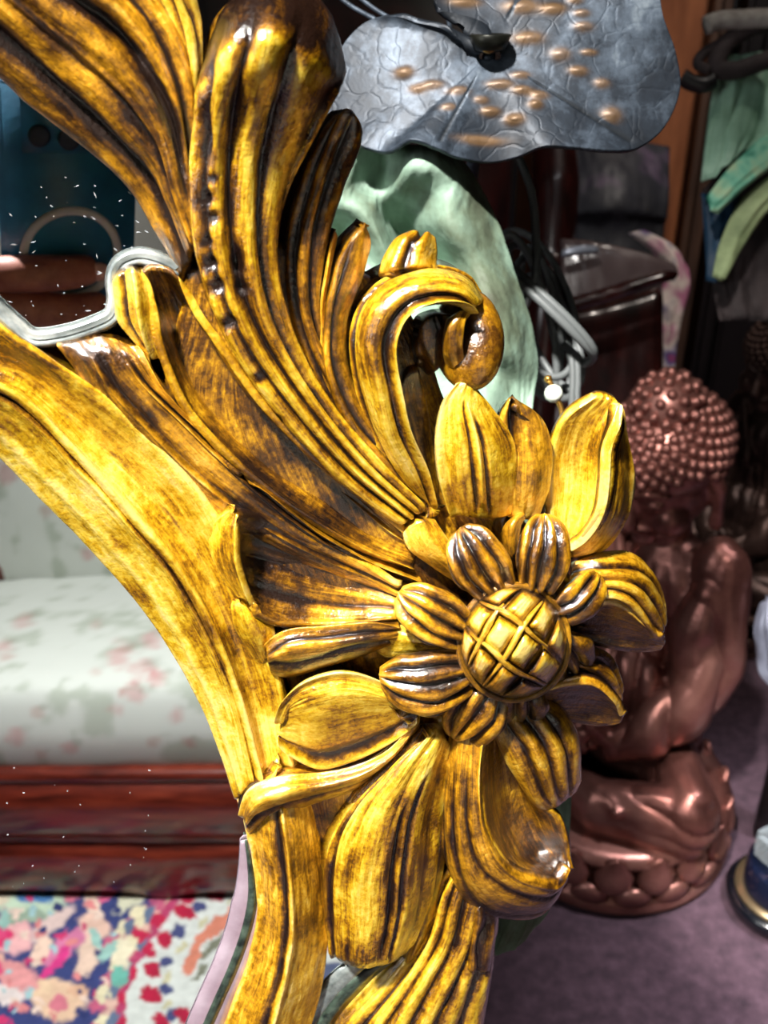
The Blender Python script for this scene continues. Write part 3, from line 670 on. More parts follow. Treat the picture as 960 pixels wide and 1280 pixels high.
# ================================================================== REFLECTED ROOM: sofa, rug, phone and hand
Z0 = .025
A0 = RZ(0, 1107, Z0); A1 = RZ(290, 1110, Z0); e1 = (A1 - A0); e1[2] = 0; e1 /= np.linalg.norm(e1); e2 = np.array([e1[1], -e1[0], 0.])
def onplane(x, y):
    a, d = refl(x, y); t = ((A0 - a) @ e2) / (d @ e2); return a + d * t
zr = onplane(150, 966)[2]; zc = onplane(150, 860)[2]
SO = empty('sofa', A0 * [1, 1, 0] + e1 * .3 + e2 * .4, 'cream sofa with faded pink roses over a moulded mahogany rail, seen in the mirror', 'sofa')
def SP(a, b, z): return A0 * [1, 1, 0] + e1 * a + e2 * b + np.array([0, 0, z])
ROT = Matrix(((e1[0], e2[0], 0), (e1[1], e2[1], 0), (0, 0, 1)))
MAHO = mottled('mahogany', [(.3, (48, 14, 10)), (.5, (98, 34, 22)), (.7, (128, 52, 34))], 9, .28, 0, .6, .1, 60, stretch=(1, 1, 9))
FAB = mat('rose_fabric', rough=.85); att = N(FAB, 'ShaderNodeAttribute', attribute_name='Col'); L(FAB, att.outputs[0], FAB.node_tree.nodes['Principled BSDF'].inputs[0])
def proj(P):      # where a room point shows in the mirror; used only to place the printed roses
    d = P - OM; Pm = P - 2 * (d @ NRM)[..., None] * NRM; q = Pm - C
    z = q @ FW; return 480 + f * (q @ RX) / z, 640 - f * (q @ UP) / z
rose_spots = [(150, 820, 20), (178, 838, 16), (165, 870, 15), (145, 885, 11), (218, 893, 13), (190, 800, 13), (120, 840, 8), (30, 775, 12), (20, 920, 14), (85, 935, 10), (8, 820, 9), (240, 930, 9), (195, 925, 9), (60, 640, 9), (110, 690, 10), (8, 590, 16), (120, 780, 7), (45, 890, 8)]
rose_spots += [(random.uniform(-400, 260), random.uniform(600, 950), random.uniform(6, 15)) for _ in range(30)]
def fabcol(P):
    x, y = proj(P); c = np.zeros(P.shape[:-1] + (4,)); c[:] = sc_((206, 210, 202)); n = fbm(P * 60, 4); n2 = fbm(P * 25 + 5, 3)
    g = np.array(sc_((150, 160, 140))); k = np.clip((n2 - .5) * 5, 0, .55)[..., None]; c = c * (1 - k) + g * k
    for (a, b, r) in rose_spots:
        e = ((x - a) / r) ** 2 + ((y - b) / (r * .9)) ** 2; sw = np.clip(1.5 - e * .8 - (n - .35) * 3.2, 0, 1)
        pk = np.array(sc_((190, 108, 110) if r > 9 else (176, 130, 120))); k = (sw * .45)[..., None]; c = c * (1 - k) + pk * k
        e = ((x - a - r * 1.1) / r) ** 2 + ((y - b + r * .7) / (r * .6)) ** 2; k = (np.clip(1 - e - (n - .4) * 3, 0, 1) * .4)[..., None]; c = c * (1 - k) + g * .7 * k
    c[..., 3] = 1; return c
def gridobj(name, P, m, parent, colf, solid=0):
    nr, nc = P.shape[:2]; cc = colf(P); o = mesh(name, P.reshape(-1, 3), gridfaces(nr, nc), m, parent, True, {'Col': cc.reshape(-1, 4)})
    if solid: md = o.modifiers.new('solid', 'SOLIDIFY'); md.thickness = solid; md.offset = 0
    return o
# seat cushion: profile from the bottom front edge, over the rounded front, to the back
def seat_prof(nn):
    pts = [(.012, zr - .01), (.0, zr + .02), (-.006, (zr + zc) / 2), (.005, zc - .015), (.03, zc + .004), (.09, zc + .012), (.3, zc + .014), (.6, zc + .006), (.66, zc - .01), (.67, zr), (.02, zr - .01)]
    return cr(np.array(pts), nn, 0)
pr = seat_prof(150); aa = np.linspace(-.75, .85, 220)
P = np.array([[SP(a, b, z) for a in aa] for b, z in pr]); P[..., 2] += (fbm(P[..., :2].repeat(2, -1)[..., :3] * 9) - .45) * .012
gridobj('seat_cushion', P, FAB, SO, fabcol)
bp_ = cr(np.array([(.56, zc - .02), (.55, zc + .06), (.56, zc + .2), (.6, zc + .36), (.66, zc + .4), (.72, zc + .36), (.72, zc - .02)]), 110, 0)
P = np.array([[SP(a, b, z) for a in aa] for b, z in bp_]); P[..., 0] += (fbm(P * 7) - .45) * .03
gridobj('back_cushion', P, FAB, SO, fabcol)
# moulded rail
rp = cr(np.array([(.03, Z0), (.0, Z0 + .004), (-.012, Z0 + .3 * (zr - Z0)), (-.002, Z0 + .42 * (zr - Z0)), (-.004, Z0 + .5 * (zr - Z0)), (-.016, Z0 + .62 * (zr - Z0)), (-.018, Z0 + .82 * (zr - Z0)), (-.002, zr - .008), (-.006, zr), (.05, zr)]), 70, 0)
V = []
for b, z in rp:
    for a in aa:
        dip = -.012 * math.exp(-((a - .255) / .035) ** 2) * max(0, 1 - (z - Z0) / (.5 * (zr - Z0)))
        V.append(SP(a, b, z + dip))
o = mesh('front_rail', V, gridfaces(70, 220), MAHO, SO); md = o.modifiers.new('solid', 'SOLIDIFY'); md.thickness = .01
for a in (-.7, .8):
    for b in (.03, .66): lathe('leg', [(0, 0), (.018, 0), (.024, .008), (.03, .02), (0, .02)], SP(a, b, .0115), MAHO, SO, 16)
bm = bmesh.new(); box(bm, SP(.05, .36, Z0 + .06), (1.55, .6, .08), ROT, .004); bm_obj('base_frame', bm, MAHO, SO, False)
pst = RZ(-2, 715, zc + .02)
lathe('back_post', [(.0, 0), (.02, 0), (.022, .03), (.014, .06), (.02, .12), (.013, .2), (.02, .34), (0, .36)], pst + [0, 0, -.02], MAHO, SO, 18)
# rug
rugc = None
bands = []
def rugcol(P):
    x, y = proj(P); q = np.stack([x / 16, y / 16, x * 0], -1); x = x + (fbm(q) - .45) * 15 + (fbm(q * 3.7) - .45) * 9; y = y + (fbm(q + 40) - .45) * 15 + (fbm(q * 3.7 + 9) - .45) * 9
    c = np.zeros(P.shape[:-1] + (4,)); c[:] = sc_((52, 62, 116)); n = fbm(P * 90, 3)
    def put(mask, col):
        k = np.clip(mask, 0, 1)[..., None]; c[:] = c * (1 - k) + np.array(sc_(col)) * k
    def el(a, b, rx, ry, rot, col, s=4):
        t = math.radians(rot); dx, dy = x - a, y - b; u = (dx * math.cos(t) + dy * math.sin(t)) / rx; v = (-dx * math.sin(t) + dy * math.cos(t)) / ry
        put((1 - np.sqrt(u * u + v * v)) * s + .5, col)
    cx, cy = 420, 1290          # the cream border sweeps round this point
    r = np.hypot(x - cx, (y - cy) * 1.15)
    put((300 - r) / 4, (176, 84, 120)); put((292 - r) / 4, (214, 176, 160)); put((280 - r) / 4, (176, 60, 100)); put((268 - r) / 4, (206, 210, 204))
    put((135 - r) / 4, (214, 150, 132)); put((122 - r) / 4, (206, 210, 204)); put((100 - r) / 4, (90, 100, 130))
    for (a, b) in [(270, 1117), (232, 1143), (206, 1175), (190, 1214), (189, 1246), (200, 1282), (232, 1276), (262, 1250), (182, 1310)]:
        el(a, b, 13, 10, 40, (172, 20, 58)); el(a + 17, b - 8, 9, 8, -20, (64, 70, 116)); el(a + 20, b + 12, 9, 4, -50, (196, 190, 156))
    for (a, b) in [(212, 1118), (172, 1148), (160, 1185), (143, 1215), (128, 1245), (126, 1280), (150, 1165)]:
        el(a, b, 9, 14, 30, (222, 212, 176)); el(a + 14, b - 4, 6, 11, 20, (96, 112, 140)); el(a + 24, b + 4, 8, 8, 0, (186, 30, 70)); el(a - 10, b + 12, 7, 12, 30, (190, 90, 120))
    for (a, b, ro) in [(268, 1160, -35), (250, 1178, -45), (240, 1205, -60), (262, 1165, -30), (285, 1150, -35)]:
        el(a, b, 20, 7, ro, (208, 128, 104)); el(a + 10, b + 12, 14, 4, ro, (120, 122, 104))
    el(146, 1222, 9, 10, 0, (96, 176, 160))
    for (a, b, rx, ry, ro, cl_) in [(28, 1120, 52, 30, 10, (196, 216, 190)), (42, 1118, 24, 14, 0, (70, 120, 176)), (42, 1116, 13, 8, 0, (120, 176, 206)), (14, 1168, 28, 26, 0, (232, 176, 176)), (5, 1175, 12, 12, 0, (222, 52, 110)),
                                    (66, 1155, 34, 12, -40, (216, 190, 184)), (88, 1180, 46, 13, -38, (208, 120, 158)), (70, 1205, 34, 6, -48, (210, 56, 130)), (118, 1160, 20, 16, 20, (226, 188, 170)), (110, 1195, 12, 28, 20, (226, 196, 176)),
                                    (74, 1252, 34, 26, 0, (226, 190, 160)), (74, 1256, 12, 9, 0, (206, 116, 132)), (50, 1238, 12, 10, 0, (232, 200, 166)), (98, 1240, 12, 10, 0, (220, 176, 146)), (20, 1225, 30, 20, 30, (222, 150, 150)), (10, 1248, 22, 14, 0, (228, 214, 210)),
                                    (115, 1130, 10, 14, 0, (232, 206, 186)), (135, 1118, 14, 8, -30, (220, 100, 140)), (165, 1128, 26, 9, -35, (206, 204, 178)), (90, 1117, 12, 10, 0, (216, 120, 140)), (185, 1115, 20, 7, -20, (222, 216, 196)), (152, 1195, 12, 20, 10, (230, 220, 190)), (148, 1222, 9, 10, 0, (106, 176, 160)), (50, 1190, 10, 20, 30, (232, 200, 180)), (30, 1148, 30, 6, -10, (150, 170, 150))]:
        el(a, b, rx, ry, ro, cl_)
    for k in range(70):
        a, b = rr_.uniform(0, 175), rr_.uniform(1105, 1290)
        if a < 165 - (b - 1105) * .25: el(a, b, rr_.uniform(2.5, 6), rr_.uniform(2, 8), rr_.uniform(0, 180), [(232, 206, 190), (200, 50, 104), (40, 50, 104), (160, 196, 200), (214, 130, 130)][k % 5])
    for k in range(450):
        a, b = rr_.uniform(-300, 140), rr_.uniform(1100, 1290)
        if k > 60: a, b = rr_.uniform(-700, 0), rr_.uniform(1100, 1900)
        if a < -5 or k % 6 == 0: el(a, b, rr_.uniform(6, 22), rr_.uniform(5, 12), rr_.uniform(0, 180), [(226, 176, 160), (214, 70, 120), (150, 190, 180), (230, 216, 190)][k % 4])
    c[..., :3] *= (.72 + .55 * n)[..., None]; c[..., 3] = 1; return c
rr_ = random.Random(3)
RUGM = mat('rug_wool', rough=.95); att = N(RUGM, 'ShaderNodeAttribute', attribute_name='Col'); L(RUGM, att.outputs[0], RUGM.node_tree.nodes['Principled BSDF'].inputs[0])
pc = RZ(120, 1200, .006); P = np.array([[pc + e1 * a + e2 * b for a in np.linspace(-.42, .38, 420)] for b in np.linspace(-.24, .5, 380)]); P[..., 2] = .008 + (vn(P * 500) - .5) * .002
rg = gridobj('rug', P, RUGM, None, rugcol, .006); tag(rg, 'persian rug in navy cream and crimson under the sofa, seen in the mirror', 'rug')
# phone taking the picture: its back faces the mirror
PB = C - FW * .012
def PP(a, b, c=0): return PB + RX * a + UP * b + FW * c
PH = empty('phone', PP(-.008, -.06), 'dark blue phone case with a grey ring, reflected in the upper pane', 'phone')
R3 = Matrix((tuple(RX), tuple(UP), tuple(FW))).transposed()
CASE = mottled('blue_case', [(.3, (24, 88, 122)), (.7, (42, 118, 154))], 30, .5, 0, .1, .1); 
bm = bmesh.new(); box(bm, PP(-.009, -.062, -.004), (.078, .16, .009), R3, .0035); bm_obj('case', bm, CASE, PH)
tube('magnet_ring', [PP(-.009 + .0275 * math.cos(t), -.084 + .0275 * math.sin(t), .0006) for t in np.linspace(0, 2 * PI, 32, endpoint=False)], .0026, mat('grey_ring', (205, 210, 218), .6), PH, 8, 96, closed=True)
bm = bmesh.new(); box(bm, PP(-.018, -.004, .0012), (.034, .036, .002), R3, .0008); bm_obj('camera_bump', bm, CASE, PH)
for a, b in ((-.026, -.012), (-.010, -.014)): lathe('lens', [(0, .0), (.006, .0), (.006, .002), (.0045, .0022), (0, .0012)], PP(a, b, .0018), mat('lens_glass', (16, 40, 60), .6), PH, 20, axis=FW)
# hand holding it (fingers come in from the left across the back)
SKIN = mottled('skin', [(.3, (140, 84, 72)), (.7, (176, 114, 98))], 120, .5, 0, 0, .3, 500, dist=.0004)
def skin_body(name, verts, edges, rad, m, parent, sub=2, world=True):
    me = bpy.data.meshes.new(name); V = np.array(verts) - (base_of(parent) if world and parent is not None else 0)
    me.from_pydata([tuple(v) for v in V], edges, []); o = bpy.data.objects.new(name, me); COL.objects.link(o); o.parent = parent
    o.modifiers.new('skin', 'SKIN').use_smooth_shade = True; sl = me.skin_vertices[0].data
    for k, r in enumerate(rad): sl[k].radius = (r, r) if not isinstance(r, tuple) else r
    sl[0].use_root = True; s = o.modifiers.new('sub', 'SUBSURF'); s.levels = sub; s.render_levels = sub
    bpy.context.view_layer.update(); dg = bpy.context.evaluated_depsgraph_get(); me2 = bpy.data.meshes.new_from_object(o.evaluated_get(dg)); o.modifiers.clear(); o.data = me2
    me2.materials.clear(); me2.materials.append(m); me2.polygons.foreach_set('use_smooth', [True] * len(me2.polygons)); return o
hv = [PP(-.085, -.115, -.02)]; hr = [(.034, .02)]; he = []
def chain(pts, rads, root=0):
    k = root
    for p, r in zip(pts, rads): hv.append(PP(*p)); hr.append(r); he.append((k, len(hv) - 1)); k = len(hv) - 1
    return k
chain([(-.13, -.14, -.045), (-.2, -.2, -.08), (-.26, -.27, -.1)], [.028, .027, .03])
HAND = empty('hand', PP(-.08, -.115, -.02), 'hand with fingers across the back of the phone, reflected in the upper pane', 'hand')
for pts, rads in [([(-.064, -.094, -.004), (-.044, -.090, .009), (-.018, -.090, .011), (.0045, -.090, .009)], [.014, .0122, .0114, .0094]),
                  ([(-.064, -.112, -.004), (-.042, -.113, .009), (-.012, -.116, .011), (.012, -.115, .008)], [.014, .0124, .0114, .0094]),
                  ([(-.066, -.130, -.004), (-.044, -.134, .009), (-.016, -.138, .011), (.006, -.138, .008)], [.012, .0094, .0086, .0072]),
                  ([(-.070, -.146, -.006), (-.05, -.153, .006), (-.03, -.157, .009), (-.012, -.158, .007)], [.011, .0085, .0078, .0066]),
                  ([(-.074, -.09, -.022), (-.056, -.07, -.03), (-.042, -.052, -.024)], [.014, .0115, .0095])]:
    chain(pts, rads)
skin_body('hand_body', hv, he, hr, SKIN, HAND)
NAIL = mat('nail', (214, 168, 158), .3)
for (a, b) in ((.0035, -.0895), (.011, -.1145), (.005, -.1375), (-.013, -.1575)):
    bm = bmesh.new(); ell(bm, PP(a, b, .0135), (.0068, .0058, .0042), R3, 16, 10); bm_obj('fingernail', bm, NAIL, HAND)
# ================================================================== BEHIND THE FRAME
def QM(dep): return dict(map_=lambda x, y, h=0: Q(x, y, dep - h * dep / f), un=dep / f, hd=-FW)
def root(name, P, label, cat, group=None): return empty(name, P, label, cat, group)
# --- bronze lotus leaf
BRZ = mat('bronze_leaf', rough=.5, metal=.4); b = BRZ.node_tree.nodes['Principled BSDF']
tc = N(BRZ, 'ShaderNodeTexCoord'); n1 = N(BRZ, 'ShaderNodeTexNoise', Scale=26, Detail=9, Roughness=.7); L(BRZ, tc.outputs['Object'], n1.inputs[0])
r1 = ramp(BRZ, n1.outputs[0], [(.3, (12, 15, 21)), (.48, (34, 41, 50)), (.6, (72, 82, 94)), (.75, (124, 134, 142))])
at = N(BRZ, 'ShaderNodeAttribute', attribute_name='groove'); gk = mth(BRZ, 'MULTIPLY', at.outputs['Fac'], -.8, clamp=True); gd = mth(BRZ, 'MULTIPLY', at.outputs['Fac'], .9, clamp=True)
mx = N(BRZ, 'ShaderNodeMix', data_type='RGBA'); L(BRZ, gk, mx.inputs[0]); L(BRZ, r1.outputs[0], mx.inputs[6]); mx.inputs[7].default_value = sc_((150, 112, 66))
mx2 = N(BRZ, 'ShaderNodeMix', data_type='RGBA'); L(BRZ, gd, mx2.inputs[0]); L(BRZ, mx.outputs[2], mx2.inputs[6]); mx2.inputs[7].default_value = sc_((18, 22, 26)); L(BRZ, mx2.outputs[2], b.inputs['Base Color'])
wv = N(BRZ, 'ShaderNodeTexVoronoi', feature='DISTANCE_TO_EDGE', Scale=75); ns = N(BRZ, 'ShaderNodeTexNoise', Scale=30, Detail=3)
L(BRZ, tc.outputs['Object'], ns.inputs[0]); va = N(BRZ, 'ShaderNodeVectorMath', operation='MULTIPLY_ADD'); L(BRZ, ns.outputs[1], va.inputs[0]); va.inputs[1].default_value = (.06, .06, .06); L(BRZ, tc.outputs['Object'], va.inputs[2]); L(BRZ, va.outputs[0], wv.inputs[0])
sm = mth(BRZ, 'MINIMUM', mth(BRZ, 'MULTIPLY', wv.outputs[0], 9), 1); nf = N(BRZ, 'ShaderNodeTexNoise', Scale=700, Detail=3); L(BRZ, tc.outputs['Object'], nf.inputs[0])
bp = N(BRZ, 'ShaderNodeBump', Strength=.22, Distance=.0009); L(BRZ, mth(BRZ, 'MULTIPLY_ADD', nf.outputs[0], .3, mth(BRZ, 'MULTIPLY', sm, .6)), bp.inputs['Height']); L(BRZ, bp.outputs[0], b.inputs['Normal'])
LD = .47
LF = root('lotus_leaf', Q(620, 60, LD), 'grey bronze lotus leaf with a wavy rim and brown bumps above the green cloth', 'leaf')
ctr = (612, 66)
out = [(590, 62, 4), (572, 52, 10), (552, 36, 12), (520, 28, 6), (490, 20, 0), (455, 28, -12), (425, 60, -20), (402, 110, -26), (412, 160, -22), (445, 180, -6), (480, 189, 4), (512, 174, 26), (545, 184, 26), (570, 196, 14), (610, 203, 2), (645, 197, 2), (680, 183, 14), (720, 184, 12), (765, 188, 2), (800, 184, -10), (832, 158, -16), (851, 112, -14), (846, 66, -8), (830, 20, 0), (818, -30, 4), (770, -80, -6), (700, -100, -12), (620, -70, -10), (570, -30, 2), (545, -4, 10), (552, 12, 10), (580, 22, 8), (604, 34, 2), (612, 50, -2)]
rows = []
for k in (.06, .25, .45, .65, .82, .93, 1.0):
    wv_ = k ** 2.2; rows.append([(ctr[0] + (x - ctr[0]) * k, ctr[1] + (y - ctr[1]) * k, h * wv_ * 1.2 + 12 * (1 - k) - 10 * math.exp(-((k) / .25) ** 2)) for x, y, h in out])
bumps = [(505, 90, 12, 7, -7), (522, 112, 10, 6, -5), (540, 108, 14, 6, -6), (572, 118, 14, 6, -5), (624, 108, 16, 6, -7), (650, 96, 12, 5, -6), (652, 116, 12, 6, -7), (672, 122, 12, 6, -6), (668, 134, 9, 6, -8), (612, 142, 12, 6, -7), (642, 152, 12, 7, -8), (700, 70, 12, 8, -8), (735, 67, 10, 4, -5), (722, 90, 12, 6, -7), (752, 104, 10, 6, -7), (765, 142, 13, 10, -10), (728, 36, 12, 6, -8), (726, 20, 10, 5, -8), (718, 3, 9, 5, -8), (600, 128, 9, 5, -4), (580, 6, 20, 6, -6), (650, 10, 22, 9, -6), (660, 50, 18, 8, -6), (690, 14, 16, 7, -7), (598, 178, 30, 6, -3), (560, 140, 10, 5, -4)]
bumps = [(a, b, c * 1.0, d * 1.0, e * .62) for a, b, c, d, e in bumps]
# veins radiate from the middle
def uof(x, y):
    a0 = [math.atan2(p[1] - ctr[1], p[0] - ctr[0]) for p in out]; t = math.atan2(y - ctr[1], x - ctr[0]); best = min(range(len(out)), key=lambda i: abs((a0[i] - t + PI) % (2 * PI) - PI)); return best / (len(out) - 1)
veins = [(uof(*p), .0035, -1.5, .15, .9) for p in [(545, 184), (812, 176), (700, -100)]]
sheet('leaf_blade', rows, LF, BRZ, 110, 420, lines=veins, th=6, rnd=3, pits=[(a, b, c, d, e) for a, b, c, d, e in bumps], rough=.0, ph=0, **QM(LD))
lathe('leaf_cup', [(0, -.002), (.007, 0), (.0095, .006), (.0085, .0065), (.006, .002), (0, .001)], Q(612, 62, LD - .006), mottled('bronze_dark', [(.3, (12, 14, 14)), (.7, (48, 48, 40))], 60, .35, .7), LF, 24, axis=-FW * .5 + UP)
bm = bmesh.new(); ell(bm, Q(611, 61, LD - .010), (.0032, .0022, .002)); bm_obj('seed', bm, mottled('seed_gold', [(.4, (120, 80, 30)), (.6, (190, 150, 70))], 100, .35, .5), LF)
sb = Q(612, 66, LD); tube('stem', [sb + FW * .002, sb + FW * .06 - UP * .01, sb + FW * .16 + np.array([0, 0, -.12]), np.array([sb[0] + .02, sb[1] + .2, .5]), np.array([sb[0] + .03, sb[1] + .22, .0])], [.003, .004, .005], BRZ, LF, 10, 60)
for k, (a, b_) in enumerate([((405, -20), (470, 25)), ((430, -20), (500, 30)), ((560, 20), (566, 50)), ((596, 22), (602, 52))]):
    tube('tendril', [Q(*a, LD + .03), Q((a[0] + b_[0]) / 2, (a[1] + b_[1]) / 2 + 4, LD + .025), Q(*b_, LD + .02)], .0012, BRZ, LF, 6, 20)
# --- pale green crumpled cloth
GRC = mottled('verdigris_cloth', [(.3, (52, 52, 38)), (.42, (88, 100, 80)), (.52, (120, 144, 126)), (.7, (164, 190, 172))], 13, .7, 0, 0, .4, 300, dist=.001)
CD = .50
GC = root('green_cloth', Q(600, 1190, CD) * [1, 1, 0], 'pale green crumpled cloth hanging behind the gilt flower and below the bronze leaf', 'cloth')
rows = [
    [(400, 190, 4), (440, 182, 20), (480, 178, 10), (520, 180, 30), (560, 188, 16), (580, 200, -4)],
    [(385, 230, 10), (430, 225, 24), (470, 225, 0), (515, 215, 38), (575, 222, 26), (604, 235, -6)],
    [(380, 280, 0), (420, 262, 20), (465, 262, 24), (500, 280, -20), (560, 275, 34), (624, 275, -2)],
    [(380, 330, 6), (430, 305, -14), (480, 310, 20), (530, 330, -30), (590, 330, 24), (640, 322, 0)],
    [(380, 390, 0), (450, 380, 16), (510, 380, 0), (560, 385, 20), (620, 380, 30), (658, 375, -4)],
    [(380, 450, 0), (450, 440, 10), (520, 440, 20), (580, 450, 0), (630, 440, 26), (674, 445, -4)],
    [(380, 520, 0), (450, 510, 10), (540, 500, 16), (600, 500, 24), (640, 490, 6), (668, 505, 0)],
    [(390, 620, 0), (460, 620, 12), (550, 610, 0), (600, 610, 20), (640, 600, 8), (655, 610, -4)],
    [(420, 760, 0), (500, 760, 14), (560, 760, 0), (620, 750, 16), (660, 750, 6), (690, 760, -4)],
    [(450, 900, 0), (520, 900, 14), (580, 900, 2), (640, 900, 18), (690, 900, 8), (712, 905, -4)],
    [(480, 1030, 0), (540, 1030, 10), (600, 1030, 4), (650, 1030, 16), (695, 1030, 6), (714, 1030, -4)],
    [(500, 1130, 0), (550, 1130, 8), (600, 1130, 2), (640, 1130, 14), (670, 1130, 6), (692, 1128, -4)],
    [(520, 1190, 0), (550, 1196, 6), (590, 1200, 4), (620, 1196, 10), (640, 1190, 4), (656, 1176, -4)]]
rows = [[(x, y, h * 2.1) for x, y, h in r] for r in rows]
sheet('drape', rows, GC, GRC, 260, 130, th=4, rnd=4, rough=1.2, bulge=0, **QM(CD))
bp0 = Q(600, 1190, CD); tube('inner_pole', [Q(520, 260, CD + .05), [bp0[0] - .02, bp0[1] + .12, .3], [bp0[0] - .02, bp0[1] + .1, 0]], .006, BRZ, GC, 10, 30)
# --- coiled grey lead
GREY = mat('grey_cable', (96, 100, 100), .42)
PC = root('power_cord', Q(680, 430, .58), 'coiled grey electric cord hanging beside the green cloth', 'cord')
def qp(l, d): return [Q(x, y, d + (z if len(p) > 2 else 0) / 1000) for p in l for x, y, z in [(*p, 0)[:3]]]
tube('cable', qp([(648, 195, -30), (664, 240, -30), (670, 300, -30), (668, 350, -30), (655, 385, -20), (640, 420, 0)], .58), .0022, GREY, PC, 10, 60)
for k, (cx, cy, rx, ry, ro) in enumerate([(660, 395, 26, 105, -14), (672, 400, 30, 98, -18), (682, 410, 34, 92, -16), (668, 380, 44, 96, -20), (690, 415, 26, 76, -22), (676, 392, 20, 84, -10)]):
    t = math.radians(ro); pts = []
    for j in range(16):
        a = 2 * PI * j / 16; x, y = rx * math.cos(a), ry * math.sin(a); pts.append(Q(cx + x * math.cos(t) - y * math.sin(t), cy + x * math.sin(t) + y * math.cos(t), .58 + .012 * math.sin(a + k) + k * .003))
    tube('cable_loop', pts, .0022, GREY, PC, 8, 90, closed=True)
for o_ in (0, 8): tube('cable_wrap', qp([(632 + o_, 338 - o_ * .5, -22), (660 + o_, 362 - o_ * .4, -30), (700 + o_, 400 - o_ * .5, -32), (728 + o_, 428, -28), (742, 445, -20), (728, 452 + o_ * .2, -8), (705, 430, 0)], .58), .0024, GREY, PC, 8, 60)
for x in (716, 722): tube('cable_end', qp([(x - 2, 440, -10), (x, 470, -10), (x - 1, 520, -8), (x + 4, 620, 0)], .58), .002, GREY, PC, 8, 30)
# --- pearl drop
PR = root('pearl_pendant', Q(692, 492, .47), 'small white pearl with gold links above the flower petals', 'pendant')
bm = bmesh.new(); ell(bm, Q(692, 492, .47), (.0042,) * 3); bm_obj('pearl', bm, mat('pearl', (222, 226, 210), .15, 0, .6), PR)
GM = mat('gold_metal', (200, 150, 70), .25, .9)
tube('link', qp([(686, 470), (688, 478), (690, 483)], .47), .0012, GM, PR, 8, 12); tube('link', qp([(697, 500), (702, 512), (703, 524)], .47), .0013, GM, PR, 8, 12)
bm = bmesh.new(); ell(bm, Q(685, 474, .47), (.0018,) * 3); ell(bm, Q(703, 526, .47), (.002,) * 3); bm_obj('bead', bm, GM, PR)
# ------------------------------------------------------------------ statues
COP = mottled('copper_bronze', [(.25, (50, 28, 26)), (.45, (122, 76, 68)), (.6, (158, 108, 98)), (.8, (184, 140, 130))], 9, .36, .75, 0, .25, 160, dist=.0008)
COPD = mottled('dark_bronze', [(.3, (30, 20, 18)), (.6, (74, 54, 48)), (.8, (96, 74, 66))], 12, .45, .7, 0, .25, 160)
_sm = bmesh.new(); bmesh.ops.create_uvsphere(_sm, u_segments=16, v_segments=10, radius=1); SPH = (np.array([v.co[:] for v in _sm.verts]), [tuple(v.index for v in q.verts) for q in _sm.faces]); _sm.free()
class Acc:
    def __init__(s): s.V = []; s.F = []; s.n = 0
    def add(s, V, Fc): s.V.append(V); s.F += [tuple(i + s.n for i in q) for q in Fc]; s.n += len(V)
def blob(A, c, r, rot=None):
    V = SPH[0] * np.array(r);
    if rot is not None: V = V @ np.array(rot).T
    A.add(V + np.array(c), SPH[1])
def cap(A, a, b, r0, r1):
    a, b = np.array(a, float), np.array(b, float); d = b - a; l = np.linalg.norm(d); d /= l; e = np.cross(d, [.31, .2, .9]); e /= np.linalg.norm(e); g = np.cross(d, e)
    t = np.linspace(0, 2 * PI, 16, endpoint=False); ring = np.cos(t)[:, None] * e + np.sin(t)[:, None] * g
    V = np.concatenate([a + ring * r0, b + ring * r1]); A.add(V, [(j, (j + 1) % 16, 16 + (j + 1) % 16, 16 + j) for j in range(16)] + [tuple(range(15, -1, -1)), tuple(range(16, 32))])
    blob(A, a, (r0,) * 3); blob(A, b, (r1,) * 3)
def path(bm, pts, rs):
    for i in range(len(pts) - 1): cap(bm, pts[i], pts[i + 1], rs[i], rs[i + 1])
def remesh(name, A, vox, m, parent, it=3):
    me = bpy.data.meshes.new(name); me.from_pydata([tuple(v) for v in np.concatenate(A.V)], [], A.F); o = bpy.data.objects.new(name, me); COL.objects.link(o); o.parent = parent
    r = o.modifiers.new('r', 'REMESH'); r.mode = 'VOXEL'; r.voxel_size = vox; r.use_smooth_shade = True; s = o.modifiers.new('s', 'SMOOTH'); s.iterations = it; s.factor = .5
    bpy.context.view_layer.update(); me2 = bpy.data.meshes.new_from_object(o.evaluated_get(bpy.context.evaluated_depsgraph_get())); o.modifiers.clear(); o.data = me2
    me2.materials.clear(); me2.materials.append(m); me2.polygons.foreach_set('use_smooth', [True] * len(me2.polygons)); return o
